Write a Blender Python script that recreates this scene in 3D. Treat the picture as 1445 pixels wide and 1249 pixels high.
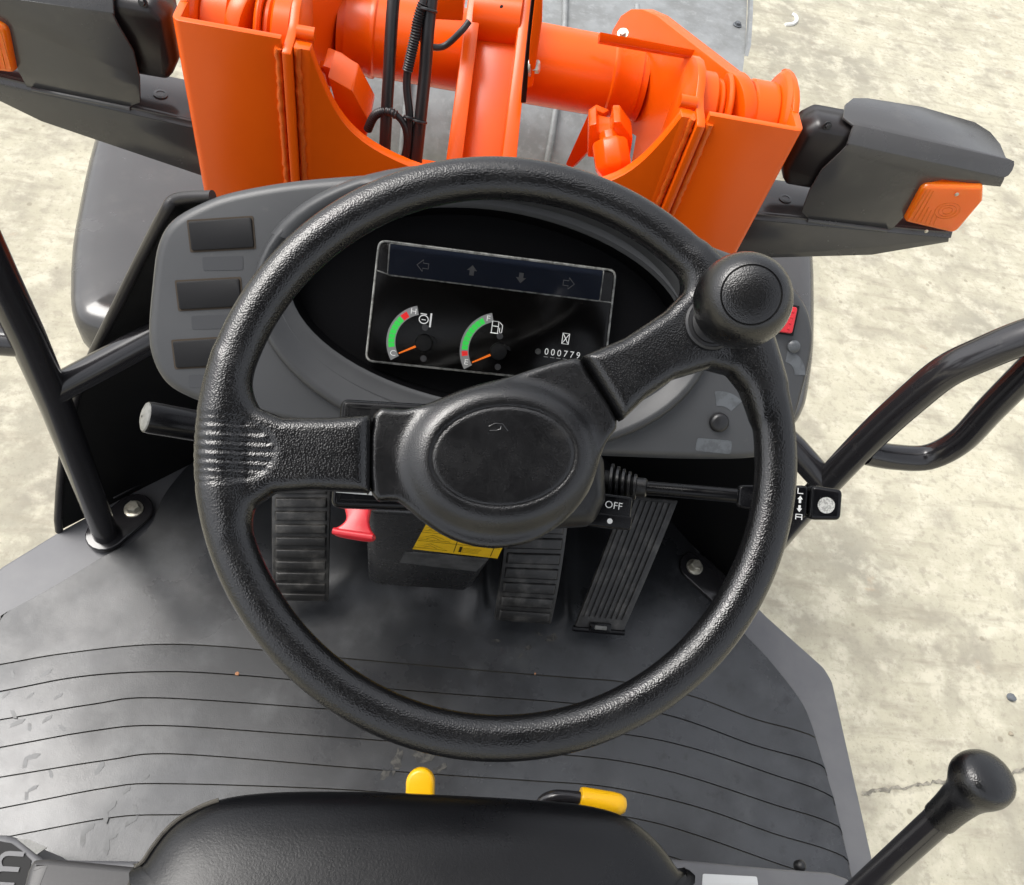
import bpy, bmesh, math, random
import numpy as np
from mathutils import Vector, Matrix
from mathutils.geometry import tessellate_polygon
random.seed(7); np.random.seed(7)
for o in list(bpy.data.objects): bpy.data.objects.remove(o)
SC = bpy.context.scene
COL = SC.collection
rad = math.radians

# ------------------------------------------------------------------ camera, sky, sun, exposure
FL = 0.85                                    # height of the driver's floor above the concrete
FOC = 1154.0                                 # focal length in photo pixels (photo 1445 x 1249)
_d = np.array([-.167, .540, .825]); _d /= np.linalg.norm(_d)
_x = np.array([.987, .117, .11]); _x -= _d * _x.dot(_d); _x /= np.linalg.norm(_x)
_z = -_d; _y = np.cross(_z, _x)
MC = np.array([_x, _y, _z])                  # columns: camera right, down, forward in machine axes
CAM = np.array([-.0560, -.2895, 2.0086])

cam_data = bpy.data.cameras.new('camera')
cam_data.sensor_fit = 'HORIZONTAL'; cam_data.sensor_width = 36.0
cam_data.lens = 36.0 * FOC / 1445.0
cam_data.clip_start = .02; cam_data.clip_end = 500
cam = bpy.data.objects.new('camera', cam_data); COL.objects.link(cam)
r_, dn_, f_ = MC[:, 0], MC[:, 1], MC[:, 2]
cam.matrix_world = Matrix(((r_[0], -dn_[0], -f_[0], CAM[0]), (r_[1], -dn_[1], -f_[1], CAM[1]),
                           (r_[2], -dn_[2], -f_[2], CAM[2]), (0, 0, 0, 1)))
SC.camera = cam

SUN_EL, SUN_AZ = 60.0, -72.0                 # azimuth clockwise from +Y (forward): high, to the left, a little ahead
world = bpy.data.worlds.new('World'); SC.world = world; world.use_nodes = True
nt = world.node_tree; bg = nt.nodes['Background']
sky = nt.nodes.new('ShaderNodeTexSky'); sky.sky_type = 'NISHITA'; sky.sun_disc = False
sky.sun_elevation = rad(SUN_EL); sky.sun_rotation = rad(SUN_AZ % 360)
sky.air_density = 1.0; sky.dust_density = 4.0; sky.ozone_density = 1.0; sky.altitude = 0
hs = nt.nodes.new('ShaderNodeHueSaturation'); hs.inputs['Saturation'].default_value = .22
nt.links.new(sky.outputs[0], hs.inputs['Color']); nt.links.new(hs.outputs[0], bg.inputs[0])
bg.inputs[1].default_value = .15
sun_d = bpy.data.lights.new('sun', 'SUN'); sun_d.energy = .9; sun_d.angle = rad(30); sun_d.color = (1, .965, .91)
sun = bpy.data.objects.new('sun', sun_d); COL.objects.link(sun)
_sd = Vector((math.sin(rad(SUN_AZ)) * math.cos(rad(SUN_EL)), math.cos(rad(SUN_AZ)) * math.cos(rad(SUN_EL)), math.sin(rad(SUN_EL))))
sun.rotation_euler = (-_sd).to_track_quat('-Z', 'Y').to_euler(); sun.location = (0, 0, 6)
vs = SC.view_settings; vs.view_transform = 'Standard'; vs.look = 'None'; vs.gamma = 1.0; vs.exposure = 0.96
vs.use_curve_mapping = False
SC.render.engine = 'CYCLES'; SC.cycles.use_denoising = True; SC.cycles.max_bounces = 6
SC.render.film_transparent = False

# ------------------------------------------------------------------ measuring helpers (design-time: photo pixel -> point on a real plane)
def ray(u, v): return MC @ np.array([(u - 722.5) / FOC, (v - 624.5) / FOC, 1.])
def dep(u, v, D): return CAM + ray(u, v) * D
def onx(u, v, x):
    r = ray(u, v); return CAM + r * ((x - CAM[0]) / r[0])
def ony(u, v, y):
    r = ray(u, v); return CAM + r * ((y - CAM[1]) / r[1])
def onz(u, v, z):
    r = ray(u, v); return CAM + r * ((z - CAM[2]) / r[2])
class Fr:
    """A plane with its own axes: x, y along it, n out of it."""
    def __init__(s, o, x, y):
        s.o = np.array(o, float); s.x = np.array(x, float); s.y = np.array(y, float)
        s.x /= np.linalg.norm(s.x); s.y -= s.x * s.y.dot(s.x); s.y /= np.linalg.norm(s.y)
        s.n = np.cross(s.x, s.y)
    def pt(s, a, b, h=0.): return s.o + s.x * a + s.y * b + s.n * h
    def pts(s, P): P = np.asarray(P, float); return s.o + P[:, :1] * s.x + P[:, 1:2] * s.y + P[:, 2:3] * s.n
    def px(s, u, v, h=0.):
        r = ray(u, v); o = s.o + s.n * h
        q = CAM + r * ((o - CAM).dot(s.n) / r.dot(s.n)) - s.o
        return (q.dot(s.x), q.dot(s.y))
    def at(s, a, b, h=0.): return Fr(s.pt(a, b, h), s.x, s.y)
def axis_frame(p, q):
    """Frame at p whose n points to q."""
    p = np.array(p, float); n = np.array(q, float) - p; n /= np.linalg.norm(n)
    t = np.array([0, 0, 1.]) if abs(n[2]) < .9 else np.array([1., 0, 0])
    x = np.cross(t, n); x /= np.linalg.norm(x); return Fr(p, x, np.cross(n, x))

# ------------------------------------------------------------------ objects
def link(name, parent=None, label=None, mesh=None, world_loc=(0, 0, 0)):
    o = bpy.data.objects.new(name, mesh); COL.objects.link(o)
    pl = Vector(parent['_w']) if parent is not None else Vector((0, 0, 0))
    o.location = Vector(world_loc) - pl
    if parent is not None: o.parent = parent
    o['_w'] = [float(c) for c in world_loc]
    if label: o['label'] = label
    return o
def group(name, parent, loc, label=None): return link(name, parent, label, None, [float(c) for c in loc])
def add(name, vf, mat, parent=None, label=None, smooth=38, bevel=0, seg=2, bang=35):
    V, F = vf
    V = np.asarray(V, float); c = (V.min(0) + V.max(0)) / 2
    me = bpy.data.meshes.new(name)
    me.from_pydata((V - c).tolist(), [], [list(map(int, f)) for f in F]); me.update()
    bm = bmesh.new(); bm.from_mesh(me)
    bmesh.ops.remove_doubles(bm, verts=bm.verts, dist=1e-6)
    bmesh.ops.recalc_face_normals(bm, faces=bm.faces)
    if bevel:
        es = [e for e in bm.edges if len(e.link_faces) == 2 and e.calc_face_angle(0) > rad(bang)]
        bmesh.ops.bevel(bm, geom=es, offset=bevel, segments=seg, profile=.5, affect='EDGES', clamp_overlap=True)
    bm.to_mesh(me); bm.free()
    if smooth:
        me.shade_smooth(); me.set_sharp_from_angle(angle=rad(smooth))
    me.materials.append(M[mat] if isinstance(mat, str) else mat)
    return link(name, parent, label, me, c)

# ------------------------------------------------------------------ geometry makers: each returns (verts, faces) in world space
def join(*vfs):
    V, F, n = [], [], 0
    for v, f in vfs:
        V += [list(p) for p in v]; F += [[i + n for i in q] for q in f]; n += len(v)
    return V, F
def mirror(vf):
    V = np.array(vf[0], float); V[:, 0] *= -1
    return V, [list(reversed(f)) for f in vf[1]]
def crom(P, n=8, closed=False):
    P = [np.array(p, float) for p in P]; N = len(P); out = []
    rng = range(N if closed else N - 1)
    for i in rng:
        g = (lambda k: P[k % N]) if closed else (lambda k: P[min(max(k, 0), N - 1)])
        a, b, c, d = g(i - 1), g(i), g(i + 1), g(i + 2)
        for k in range(n):
            t = k / n
            out.append(.5 * ((2 * b) + (c - a) * t + (2 * a - 5 * b + 4 * c - d) * t * t + (3 * b - a - 3 * c + d) * t ** 3))
    if not closed: out.append(P[-1])
    return np.array(out)
def fillet(P, r, n=5):
    """Round every corner of a closed 2D polygon; r scalar or list."""
    P = [np.array(p, float) for p in P]; N = len(P); out = []
    for i in range(N):
        rr = r[i] if hasattr(r, '__len__') else r
        a, b, c = P[i - 1], P[i], P[(i + 1) % N]
        u, v = a - b, c - b; lu, lv = np.linalg.norm(u), np.linalg.norm(v); u /= lu; v /= lv
        if rr <= 0: out.append(b); continue
        ang = math.acos(max(-1, min(1, u.dot(v))))
        t = min(rr / math.tan(ang / 2), lu * .48, lv * .48)
        p, q = b + u * t, b + v * t
        for k in range(n + 1):
            s = k / n; out.append((1 - s) ** 2 * p + 2 * s * (1 - s) * b + s * s * q)
    return np.array(out)
def box(lo, hi, f=None):
    x0, y0, z0 = lo; x1, y1, z1 = hi
    V = np.array([(x0, y0, z0), (x1, y0, z0), (x1, y1, z0), (x0, y1, z0), (x0, y0, z1), (x1, y0, z1), (x1, y1, z1), (x0, y1, z1)], float)
    if f is not None: V = f.pts(V)
    return V, [(0, 3, 2, 1), (4, 5, 6, 7), (0, 1, 5, 4), (1, 2, 6, 5), (2, 3, 7, 6), (3, 0, 4, 7)]
def prism3(P, vec):
    """Planar 3D polygon pushed along vec."""
    P = np.array(P, float); n = len(P); V = np.vstack([P, P + np.array(vec, float)])
    return V, [list(range(n))[::-1], list(range(n, 2 * n))] + [[i, (i + 1) % n, n + (i + 1) % n, n + i] for i in range(n)]
def prism(P2, h0, h1, f):
    P2 = np.asarray(P2, float)
    return prism3(f.pts(np.c_[P2, np.full(len(P2), h0)]), f.n * (h1 - h0))
def inset(P, d):
    P = np.asarray(P, float); a = np.roll(P, 1, 0); c = np.roll(P, -1, 0)
    ar = np.sum(P[:, 0] * c[:, 1] - c[:, 0] * P[:, 1]); sg = 1 if ar > 0 else -1
    e1 = P - a; e2 = c - P
    e1 /= np.linalg.norm(e1, axis=1)[:, None] + 1e-12; e2 /= np.linalg.norm(e2, axis=1)[:, None] + 1e-12
    n1 = np.c_[-e1[:, 1], e1[:, 0]]; n2 = np.c_[-e2[:, 1], e2[:, 0]]
    b = n1 + n2; k = np.maximum((b * n1).sum(1), .35)[:, None]
    lim = .012
    if d > lim:                                # beyond the corner radius, shrink towards the middle instead
        Q = P + sg * b / k * lim; c0 = (Q.min(0) + Q.max(0)) / 2
        half = (Q.max(0) - Q.min(0)) / 2; return c0 + (Q - c0) * np.maximum(1 - (d - lim) / half, .05)
    return P + sg * b / k * d
def pillow(P2, rings, f, cap=True, base=True):
    """Outline in the plane of f stacked as rings (inset, height); rounded slabs, pads and knobs."""
    V, F, n = [], [], len(P2)
    for d, h in rings: V.append(np.c_[inset(P2, d), np.full(n, h)])
    m = len(rings)
    for j in range(m - 1):
        for i in range(n):
            k = (i + 1) % n; F.append([j * n + i, j * n + k, (j + 1) * n + k, (j + 1) * n + i])
    if base: F.append(list(range(n))[::-1])
    if cap: F.append(list(range((m - 1) * n, m * n)))
    return f.pts(np.vstack(V)), F
def slab(P2, h0, h1, r, f, seg=4):
    """Outline from h0 to h1 with a quarter-round of radius r on the top edge."""
    rg = [(0, h0), (0, h1 - r)] + [(r - r * math.cos(t), h1 - r + r * math.sin(t)) for t in np.linspace(0, math.pi / 2, seg + 1)[1:]]
    return pillow(P2, rg, f)
def plate_holes(outer, holes, h0, h1, f):
    loops = [np.asarray(outer, float)] + [np.asarray(h, float) for h in holes]
    tri = tessellate_polygon([[Vector((p[0], p[1], 0)) for p in L] for L in loops])
    P = np.vstack(loops); n = len(P)
    V = f.pts(np.vstack([np.c_[P, np.full(n, h0)], np.c_[P, np.full(n, h1)]]))
    F = [[t[2], t[1], t[0]] for t in tri] + [[t[0] + n, t[1] + n, t[2] + n] for t in tri]
    s = 0
    for L in loops:
        m = len(L)
        for i in range(m): k = (i + 1) % m; F.append([s + i, s + k, s + k + n, s + i + n])
        s += m
    return V, F
def tube(P, r, n=14, closed=False, caps=True):
    P = np.array(P, float); N = len(P); R = np.full(N, r) if np.isscalar(r) else np.array(r, float)
    T = np.gradient(P, axis=0) if not closed else (np.roll(P, -1, 0) - np.roll(P, 1, 0))
    T /= np.linalg.norm(T, axis=1)[:, None]
    a = np.array([0, 0, 1.]) if abs(T[0][2]) < .9 else np.array([1., 0, 0])
    u = np.cross(T[0], a); u /= np.linalg.norm(u); V, F = [], []
    for i in range(N):
        u = u - T[i] * u.dot(T[i]); u /= np.linalg.norm(u); w = np.cross(T[i], u)
        for k in range(n):
            t = 2 * math.pi * k / n; V.append(P[i] + R[i] * (math.cos(t) * u + math.sin(t) * w))
    for i in range(N if closed else N - 1):
        j = (i + 1) % N
        for k in range(n): F.append([i * n + k, i * n + (k + 1) % n, j * n + (k + 1) % n, j * n + k])
    if caps and not closed: F += [list(range(n))[::-1], list(range((N - 1) * n, N * n))]
    return V, F
def lathe(prof, f, n=32):
    """Profile (radius, height) turned round the n axis of f."""
    V, F = [], []; m = len(prof)
    for r, h in prof:
        for k in range(n):
            t = 2 * math.pi * k / n; V.append((r * math.cos(t), r * math.sin(t), h))
    for j in range(m - 1):
        for k in range(n): F.append([j * n + k, j * n + (k + 1) % n, (j + 1) * n + (k + 1) % n, (j + 1) * n + k])
    F += [list(range(n))[::-1], list(range((m - 1) * n, m * n))]
    return f.pts(V), F
def cyl(p, q, r, n=28): return lathe([(r, 0), (r, np.linalg.norm(np.array(q) - np.array(p)))], axis_frame(p, q), n)
def hexbolt(f, r, h):
    return join(lathe([(r * 1.5, 0), (r * 1.5, h * .25), (r * 1.42, h * .3)], f, 20),
                lathe([(r, h * .3), (r, h * .9), (r * .82, h)], f, 6))
def text_vf(s, size, f, h=0.0, thick=.0002, rot=0., align='CENTER', sx=1.0):
    cu = bpy.data.curves.new('tmp', 'FONT'); cu.body = s; cu.size = size; cu.align_x = align; cu.align_y = 'CENTER'; cu.extrude = 0
    cu.resolution_u = 3
    o = bpy.data.objects.new('tmp', cu); COL.objects.link(o)
    dg = bpy.context.evaluated_depsgraph_get(); me = bpy.data.meshes.new_from_object(o.evaluated_get(dg))
    V = [v.co.copy() for v in me.vertices]; F = [list(p.vertices) for p in me.polygons]
    bpy.data.objects.remove(o); bpy.data.meshes.remove(me); bpy.data.curves.remove(cu)
    c, sn = math.cos(rot), math.sin(rot)
    return f.pts([(c * v.x * sx - sn * v.y, sn * v.x * sx + c * v.y, h) for v in V]), F
def flat(P2, h, f):
    P2 = np.asarray(P2, float); return f.pts(np.c_[P2, np.full(len(P2), h)]), [list(range(len(P2)))]
def line2(P2, w, h, f, closed=False):
    """Flat stroke of width w along a 2D polyline."""
    P = np.asarray(P2, float); N = len(P); V, F = [], []
    for i in range(N):
        a = P[(i - 1) % N] if (closed or i > 0) else P[i]; b = P[(i + 1) % N] if (closed or i < N - 1) else P[i]
        t = (b - a) / (np.linalg.norm(b - a) + 1e-12); nn = np.array([-t[1], t[0]]) * w / 2
        V += [np.r_[P[i] + nn, h], np.r_[P[i] - nn, h]]
    for i in range(N if closed else N - 1):
        j = (i + 1) % N; F.append([2 * i, 2 * i + 1, 2 * j + 1, 2 * j])
    return f.pts(V), F
def arc(cx, cy, r, a0, a1, n=16): return [(cx + r * math.cos(t), cy + r * math.sin(t)) for t in np.linspace(a0, a1, n)]
def ell(cx, cy, rx, ry, n=64, rot=0., e=2.0):
    out = []
    for k in range(n):
        t = 2 * math.pi * k / n; c, s = math.cos(t), math.sin(t)
        a, b = rx * math.copysign(abs(c) ** (2 / e), c), ry * math.copysign(abs(s) ** (2 / e), s)
        out.append((cx + a * math.cos(rot) - b * math.sin(rot), cy + a * math.sin(rot) + b * math.cos(rot)))
    return np.array(out)

# distance fields -> mesh, for the moulded shapes
def poly_sd(P, A, B):
    P = np.asarray(P, float); d = np.full(A.shape, 1e9); ins = np.zeros(A.shape, bool); n = len(P)
    for i in range(n):
        p, q = P[i], P[(i + 1) % n]; e = q - p; wx, wy = A - p[0], B - p[1]
        t = np.clip((wx * e[0] + wy * e[1]) / (e.dot(e) + 1e-15), 0, 1)
        d = np.minimum(d, (wx - e[0] * t) ** 2 + (wy - e[1] * t) ** 2)
        c = ((p[1] <= B) & (q[1] > B)) | ((q[1] <= B) & (p[1] > B))
        with np.errstate(divide='ignore', invalid='ignore'):
            xx = p[0] + (B - p[1]) * e[0] / (e[1] if abs(e[1]) > 1e-15 else 1e-15)
        ins ^= c & (A < xx)
    d = np.sqrt(d); return np.where(ins, -d, d)
def extr(d2, C, c0, h, r):
    qx = d2 + r; qy = np.abs(C - c0) - h + r
    return np.sqrt(np.maximum(qx, 0) ** 2 + np.maximum(qy, 0) ** 2) + np.minimum(np.maximum(qx, qy), 0) - r
def smin(a, b, k):
    h = np.clip(.5 + .5 * (b - a) / k, 0, 1); return b + (a - b) * h - k * h * (1 - h)
def sdf_mesh(fn, lo, hi, vx, f, relax=2):
    ax = [np.arange(lo[i], hi[i] + vx, vx) for i in range(3)]
    A, B = np.meshgrid(ax[0], ax[1], indexing='ij')
    D = fn(A[:, :, None], B[:, :, None], ax[2][None, None, :]).astype(np.float32)
    S = D < 0; nx, ny, nz = D.shape
    corners = [(i, j, k) for i in (0, 1) for j in (0, 1) for k in (0, 1)]
    cnt = np.zeros((nx - 1, ny - 1, nz - 1), np.int8)
    for i, j, k in corners: cnt += S[i:nx - 1 + i, j:ny - 1 + j, k:nz - 1 + k]
    I = np.argwhere((cnt > 0) & (cnt < 8)); idx = np.full(cnt.shape, -1, np.int32); idx[tuple(I.T)] = np.arange(len(I))
    acc = np.zeros((len(I), 3)); num = np.zeros(len(I))
    for c1 in corners:
        for a in range(3):
            if c1[a]: continue
            c2 = list(c1); c2[a] = 1
            v1 = D[I[:, 0] + c1[0], I[:, 1] + c1[1], I[:, 2] + c1[2]]; v2 = D[I[:, 0] + c2[0], I[:, 1] + c2[1], I[:, 2] + c2[2]]
            m = (v1 < 0) != (v2 < 0); t = np.where(m, v1 / np.where(m, v1 - v2, 1), 0)
            p = np.array(c1, float)[None, :].repeat(len(I), 0); p[:, a] += t
            acc[m] += p[m]; num[m] += 1
    V = np.array(lo)[None, :] + (I + acc / num[:, None]) * vx
    Q = []
    for a in range(3):
        b, c = (a + 1) % 3, (a + 2) % 3
        sl1 = [slice(None)] * 3; sl2 = [slice(None)] * 3; sl1[a] = slice(0, -1); sl2[a] = slice(1, None)
        E = np.argwhere(S[tuple(sl1)] != S[tuple(sl2)])
        E = E[(E[:, b] > 0) & (E[:, c] > 0) & (E[:, b] < D.shape[b] - 1) & (E[:, c] < D.shape[c] - 1)]
        fl = S[tuple(E.T)]; eb = np.zeros(3, int); eb[b] = 1; ec = np.zeros(3, int); ec[c] = 1
        q = np.stack([idx[tuple((E - eb - ec).T)], idx[tuple((E - ec).T)], idx[tuple(E.T)], idx[tuple((E - eb).T)]], 1)
        q[~fl] = q[~fl][:, ::-1]; Q.append(q)
    Q = np.vstack(Q)
    for _ in range(relax):
        s = np.zeros_like(V); n = np.zeros(len(V))
        for k in range(4):
            i, j = Q[:, k], Q[:, (k + 1) % 4]
            np.add.at(s, i, V[j]); np.add.at(n, i, 1); np.add.at(s, j, V[i]); np.add.at(n, j, 1)
        V = .4 * V + .6 * s / n[:, None]
    return f.pts(V), Q.tolist()

# ------------------------------------------------------------------ materials
M = {}
def mat(name, col, rough=.5, spec=.5, metal=0., bump=None, var=None, dust=None, coat=0., trans=0., rvar=None, ior=1.5):
    """bump: list of (kind, scale, strength, dist); var: (scale, colour2, lo, hi); dust: (scale, colour, lo, hi); rvar: (scale, r2)"""
    m = bpy.data.materials.new(name); m.use_nodes = True; N = m.node_tree.nodes; L = m.node_tree.links
    b = N['Principled BSDF']; b.inputs['Roughness'].default_value = rough; b.inputs['Specular IOR Level'].default_value = spec
    b.inputs['Metallic'].default_value = metal; b.inputs['Coat Weight'].default_value = coat; b.inputs['Coat Roughness'].default_value = .08
    b.inputs['Transmission Weight'].default_value = trans; b.inputs['IOR'].default_value = ior
    col = tuple(col) + (1,)
    b.inputs['Base Color'].default_value = col
    tc = N.new('ShaderNodeTexCoord'); geo = N.new('ShaderNodeNewGeometry'); src = geo.outputs['Position']
    def noise(scale, detail=5, rough=.62):
        n = N.new('ShaderNodeTexNoise'); n.inputs['Scale'].default_value = scale; n.inputs['Detail'].default_value = detail
        n.inputs['Roughness'].default_value = rough; L.new(src, n.inputs['Vector']); return n.outputs['Fac']
    def ramp(fac, lo, hi):
        r = N.new('ShaderNodeMapRange'); r.inputs['From Min'].default_value = lo; r.inputs['From Max'].default_value = hi
        r.interpolation_type = 'SMOOTHSTEP'; L.new(fac, r.inputs['Value']); return r.outputs['Result']
    cur = None
    for spec_ in (var or []) + (dust or []):
        sc, c2, lo, hi = spec_[:4]; amt = spec_[4] if len(spec_) > 4 else 1.
        mx = N.new('ShaderNodeMix'); mx.data_type = 'RGBA'
        if cur is None: mx.inputs['A'].default_value = col
        else: L.new(cur, mx.inputs['A'])
        mx.inputs['B'].default_value = tuple(c2) + (1,)
        f = ramp(noise(sc, 7), lo, hi)
        if amt != 1.:
            mu = N.new('ShaderNodeMath'); mu.operation = 'MULTIPLY'; mu.inputs[1].default_value = amt; L.new(f, mu.inputs[0]); f = mu.outputs[0]
        L.new(f, mx.inputs['Factor']); cur = mx.outputs['Result']
    if cur is not None: L.new(cur, b.inputs['Base Color'])
    if rvar:
        mr = N.new('ShaderNodeMapRange'); mr.inputs['From Min'].default_value = .35; mr.inputs['From Max'].default_value = .65
        mr.inputs['To Min'].default_value = rough; mr.inputs['To Max'].default_value = rvar[1]
        L.new(noise(rvar[0], 6), mr.inputs['Value']); L.new(mr.outputs['Result'], b.inputs['Roughness'])
    nrm = None
    for kind, scale, strength, dist in (bump or []):
        if kind == 'grain':
            v = N.new('ShaderNodeTexVoronoi'); v.feature = 'SMOOTH_F1'; v.inputs['Scale'].default_value = scale
            v.inputs['Smoothness'].default_value = .6; L.new(src, v.inputs['Vector']); out = v.outputs['Distance']
        elif kind == 'wave':
            v = N.new('ShaderNodeTexWave'); v.inputs['Scale'].default_value = scale; L.new(src, v.inputs['Vector']); out = v.outputs['Fac']
        else: out = noise(scale, 4 if kind == 'noise' else 8)
        bp = N.new('ShaderNodeBump'); bp.inputs['Strength'].default_value = strength; bp.inputs['Distance'].default_value = dist
        L.new(out, bp.inputs['Height'])
        if nrm: L.new(nrm, bp.inputs['Normal'])
        nrm = bp.outputs['Normal']
    if nrm: L.new(nrm, b.inputs['Normal'])
    M[name] = m; return m

DUST = (.30, .27, .21)
mat('black_grained_plastic', (.004, .004, .0045), .20, .72, bump=[('grain', 900, .58, .00038), ('noise', 2200, .12, .0002)],
    dust=[(22, (.022, .021, .019), .58, .80, .5), (600, (.08, .075, .062), .70, .8, .25)], rvar=(30, .30))
mat('hub_plastic', (.004, .004, .0045), .21, .72, bump=[('grain', 1200, .45, .00028)], dust=[(40, (.03, .028, .025), .60, .82, .5), (500, (.10, .09, .075), .70, .8, .3)], rvar=(30, .32))
mat('black_moulded_plastic', (.008, .008, .009), .32, .6, bump=[('noise', 1500, .12, .0004)], rvar=(40, .5))
mat('black_gloss_plastic', (.005, .005, .006), .14, .28, rvar=(60, .3))
mat('dash_grey_plastic', (.046, .0475, .050), .36, .5, bump=[('noise', 1400, .25, .0005)], var=[(9, (.054, .0555, .058), .35, .7)], dust=[(60, (.16, .15, .13), .62, .85, .35)])
mat('dash_bezel_plastic', (.036, .0375, .040), .44, .5, bump=[('noise', 1800, .12, .0004)], var=[(14, (.043, .0445, .047), .4, .7)])
mat('grey_sticker', (.040, .0415, .045), .42, .5)
mat('worn_sticker', (.098, .106, .114), .28, .5, var=[(90, (.070, .075, .080), .45, .6)])
mat('blank_plate_black', (.010, .010, .011), .5, .25, bump=[('noise', 1500, .3, .0004)], dust=[(200, (.05, .047, .04), .64, .8, .4)])
mat('gap_dust', (.060, .048, .037), .9, .2)
mat('matte_black', (.006, .006, .0065), .55, .25)
mat('well_black', (.0025, .0025, .003), .5, .08)
mat('screen_black', (.004, .0035, .0035), .14, .3)
mat('screen_navy', (.010, .014, .026), .3, .2)
mat('clear_edge', (.33, .33, .31), .22, .5, var=[(150, (.12, .12, .11), .4, .65)])
mat('print_grey', (.16, .16, .165), .5, .3)
mat('print_dark_grey', (.11, .11, .113), .5, .3)
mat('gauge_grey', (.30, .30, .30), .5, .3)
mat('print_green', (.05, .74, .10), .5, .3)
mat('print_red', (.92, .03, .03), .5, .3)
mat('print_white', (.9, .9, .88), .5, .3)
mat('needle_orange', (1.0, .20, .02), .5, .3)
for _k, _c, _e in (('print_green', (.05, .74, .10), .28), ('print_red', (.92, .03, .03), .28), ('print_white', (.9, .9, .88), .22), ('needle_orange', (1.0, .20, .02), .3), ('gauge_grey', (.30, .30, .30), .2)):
    _b = M[_k].node_tree.nodes['Principled BSDF']; _b.inputs['Emission Color'].default_value = _c + (1,); _b.inputs['Emission Strength'].default_value = _e   # faint glow added so the dial printing reads brighter; no real back-light
mat('paint_white', (.85, .85, .83), .5, .3)
mat('label_yellow', (1.0, .62, .010), .38, .5, var=[(60, (.95, .56, .010), .4, .7)])
mat('label_ink', (.03, .02, .004), .5, .3)
mat('label_metal', (.20, .20, .20), .33, .5, metal=.6, rvar=(120, .5), var=[(40, (.12, .12, .12), .4, .7)])
mat('red_plastic', (.56, .022, .032), .32, .5, dust=[(150, (.5, .12, .1), .55, .8, .5)])
mat('yellow_vinyl', (.93, .50, .006), .30, .5, dust=[(120, (.75, .38, .01), .6, .8, .6)])
mat('loader_orange', (.82, .108, .002), .26, .4, bump=[('noise', 90, .05, .001)], var=[(5, (.76, .096, .002), .35, .7)], dust=[(70, (.55, .16, .05), .64, .85, .35), (420, (.45, .22, .12), .74, .80, .5)], coat=0.)
mat('weld_orange', (.80, .125, .004), .4, .5, bump=[('noise', 300, .6, .002)])
mat('grey_paint', (.054, .0528, .0528), .10, .65, bump=[('noise', 120, .035, .0008)], dust=[(18, (.10, .096, .088), .5, .85, .5), (400, (.3, .28, .24), .74, .8, .35)], rvar=(14, .30))
mat('tube_paint', (.020, .019, .021), .12, .65, dust=[(60, (.08, .075, .07), .6, .85, .5)], bump=[('noise', 60, .03, .001)], rvar=(18, .22))
mat('platform_grey', (.105, .106, .114), .42, .5, bump=[('noise', 900, .12, .0004)], dust=[(7, (.15, .15, .152), .35, .75, .8)])
mat('mat_rubber', (.020, .0212, .0235), .20, .6, bump=[('noise', 700, .2, .0006), ('noise', 60, .12, .001)],
    var=[(3.2, (.047, .050, .055), .42, .62), (12, (.080, .084, .087), .52, .78, .55), (45, (.016, .016, .018), .56, .74, .7)],
    dust=[(160, (.20, .19, .16), .70, .80, .35)], rvar=(5, .46))
mat('mat_groove', (.070, .064, .052), .8, .2)
mat('boot_mark', (.026, .028, .030), .34, .5, var=[(60, (.050, .054, .058), .38, .56)])
mat('mud_mark', (.085, .082, .074), .7, .3, var=[(140, (.035, .035, .035), .42, .58)])
mat('pedal_rubber', (.020, .0195, .019), .42, .6, bump=[('noise', 400, .3, .001)], dust=[(38, (.10, .096, .088), .45, .72, .8)])
mat('seat_vinyl', (.004, .0042, .0052), .27, .42, bump=[('fine', 520, .35, .0006), ('noise', 26, .10, .002)], rvar=(20, .34))
mat('piping_dusty', (.075, .069, .057), .7, .3, var=[(60, (.045, .042, .036), .45, .6)])
mat('hose_rubber', (.020, .018, .019), .38, .5, bump=[('noise', 700, .2, .0008)], dust=[(90, (.08, .07, .06), .6, .8, .5)])
mat('zinc_bolt', (.60, .575, .49), .28, .5, metal=.55, var=[(200, (.42, .39, .30), .4, .7)])
mat('amber_lens', (1.0, .17, .005), .10, .6, bump=[('noise', 40, .02, .001)])
b_ = M['amber_lens'].node_tree.nodes['Principled BSDF']; b_.inputs['Subsurface Weight'].default_value = .7; b_.inputs['Subsurface Radius'].default_value = (1, .35, .05); b_.inputs['Subsurface Scale'].default_value = .03
mat('amber_deep', (.80, .10, .003), .3, .5)
mat('lamp_black', (.018, .015, .015), .3, .5, bump=[('noise', 800, .15, .0006)])
mat('galvanised', (.29, .30, .30), .42, .5, metal=.35, bump=[('noise', 40, .08, .003)], var=[(9, (.21, .215, .21), .35, .65), (45, (.36, .37, .365), .5, .75, .6)], rvar=(14, .6))
mat('column_plastic', (.022, .022, .023), .22, .7, rvar=(50, .35))
mat('console_paint', (.050, .049, .050), .38, .4, bump=[('noise', 300, .08, .0005)], dust=[(30, (.10, .096, .09), .5, .8, .6)])
mat('cap_grey', (.20, .20, .19), .45, .4, var=[(150, (.12, .12, .11), .4, .7)])
mat('white_label', (.55, .56, .56), .4, .4)
mat('foil_label', (.55, .55, .52), .4, .5, var=[(700, (.30, .30, .28), .45, .55)])
mat('crumb', (.45, .22, .12), .9, .2)
mat('stone_dark', (.12, .13, .14), .85, .3, bump=[('noise', 200, .5, .003)])
mat('stone_pale', (.33, .29, .22), .9, .2, bump=[('noise', 200, .5, .003)])
mat('chalk_white', (.8, .8, .77), .8, .2)

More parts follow.
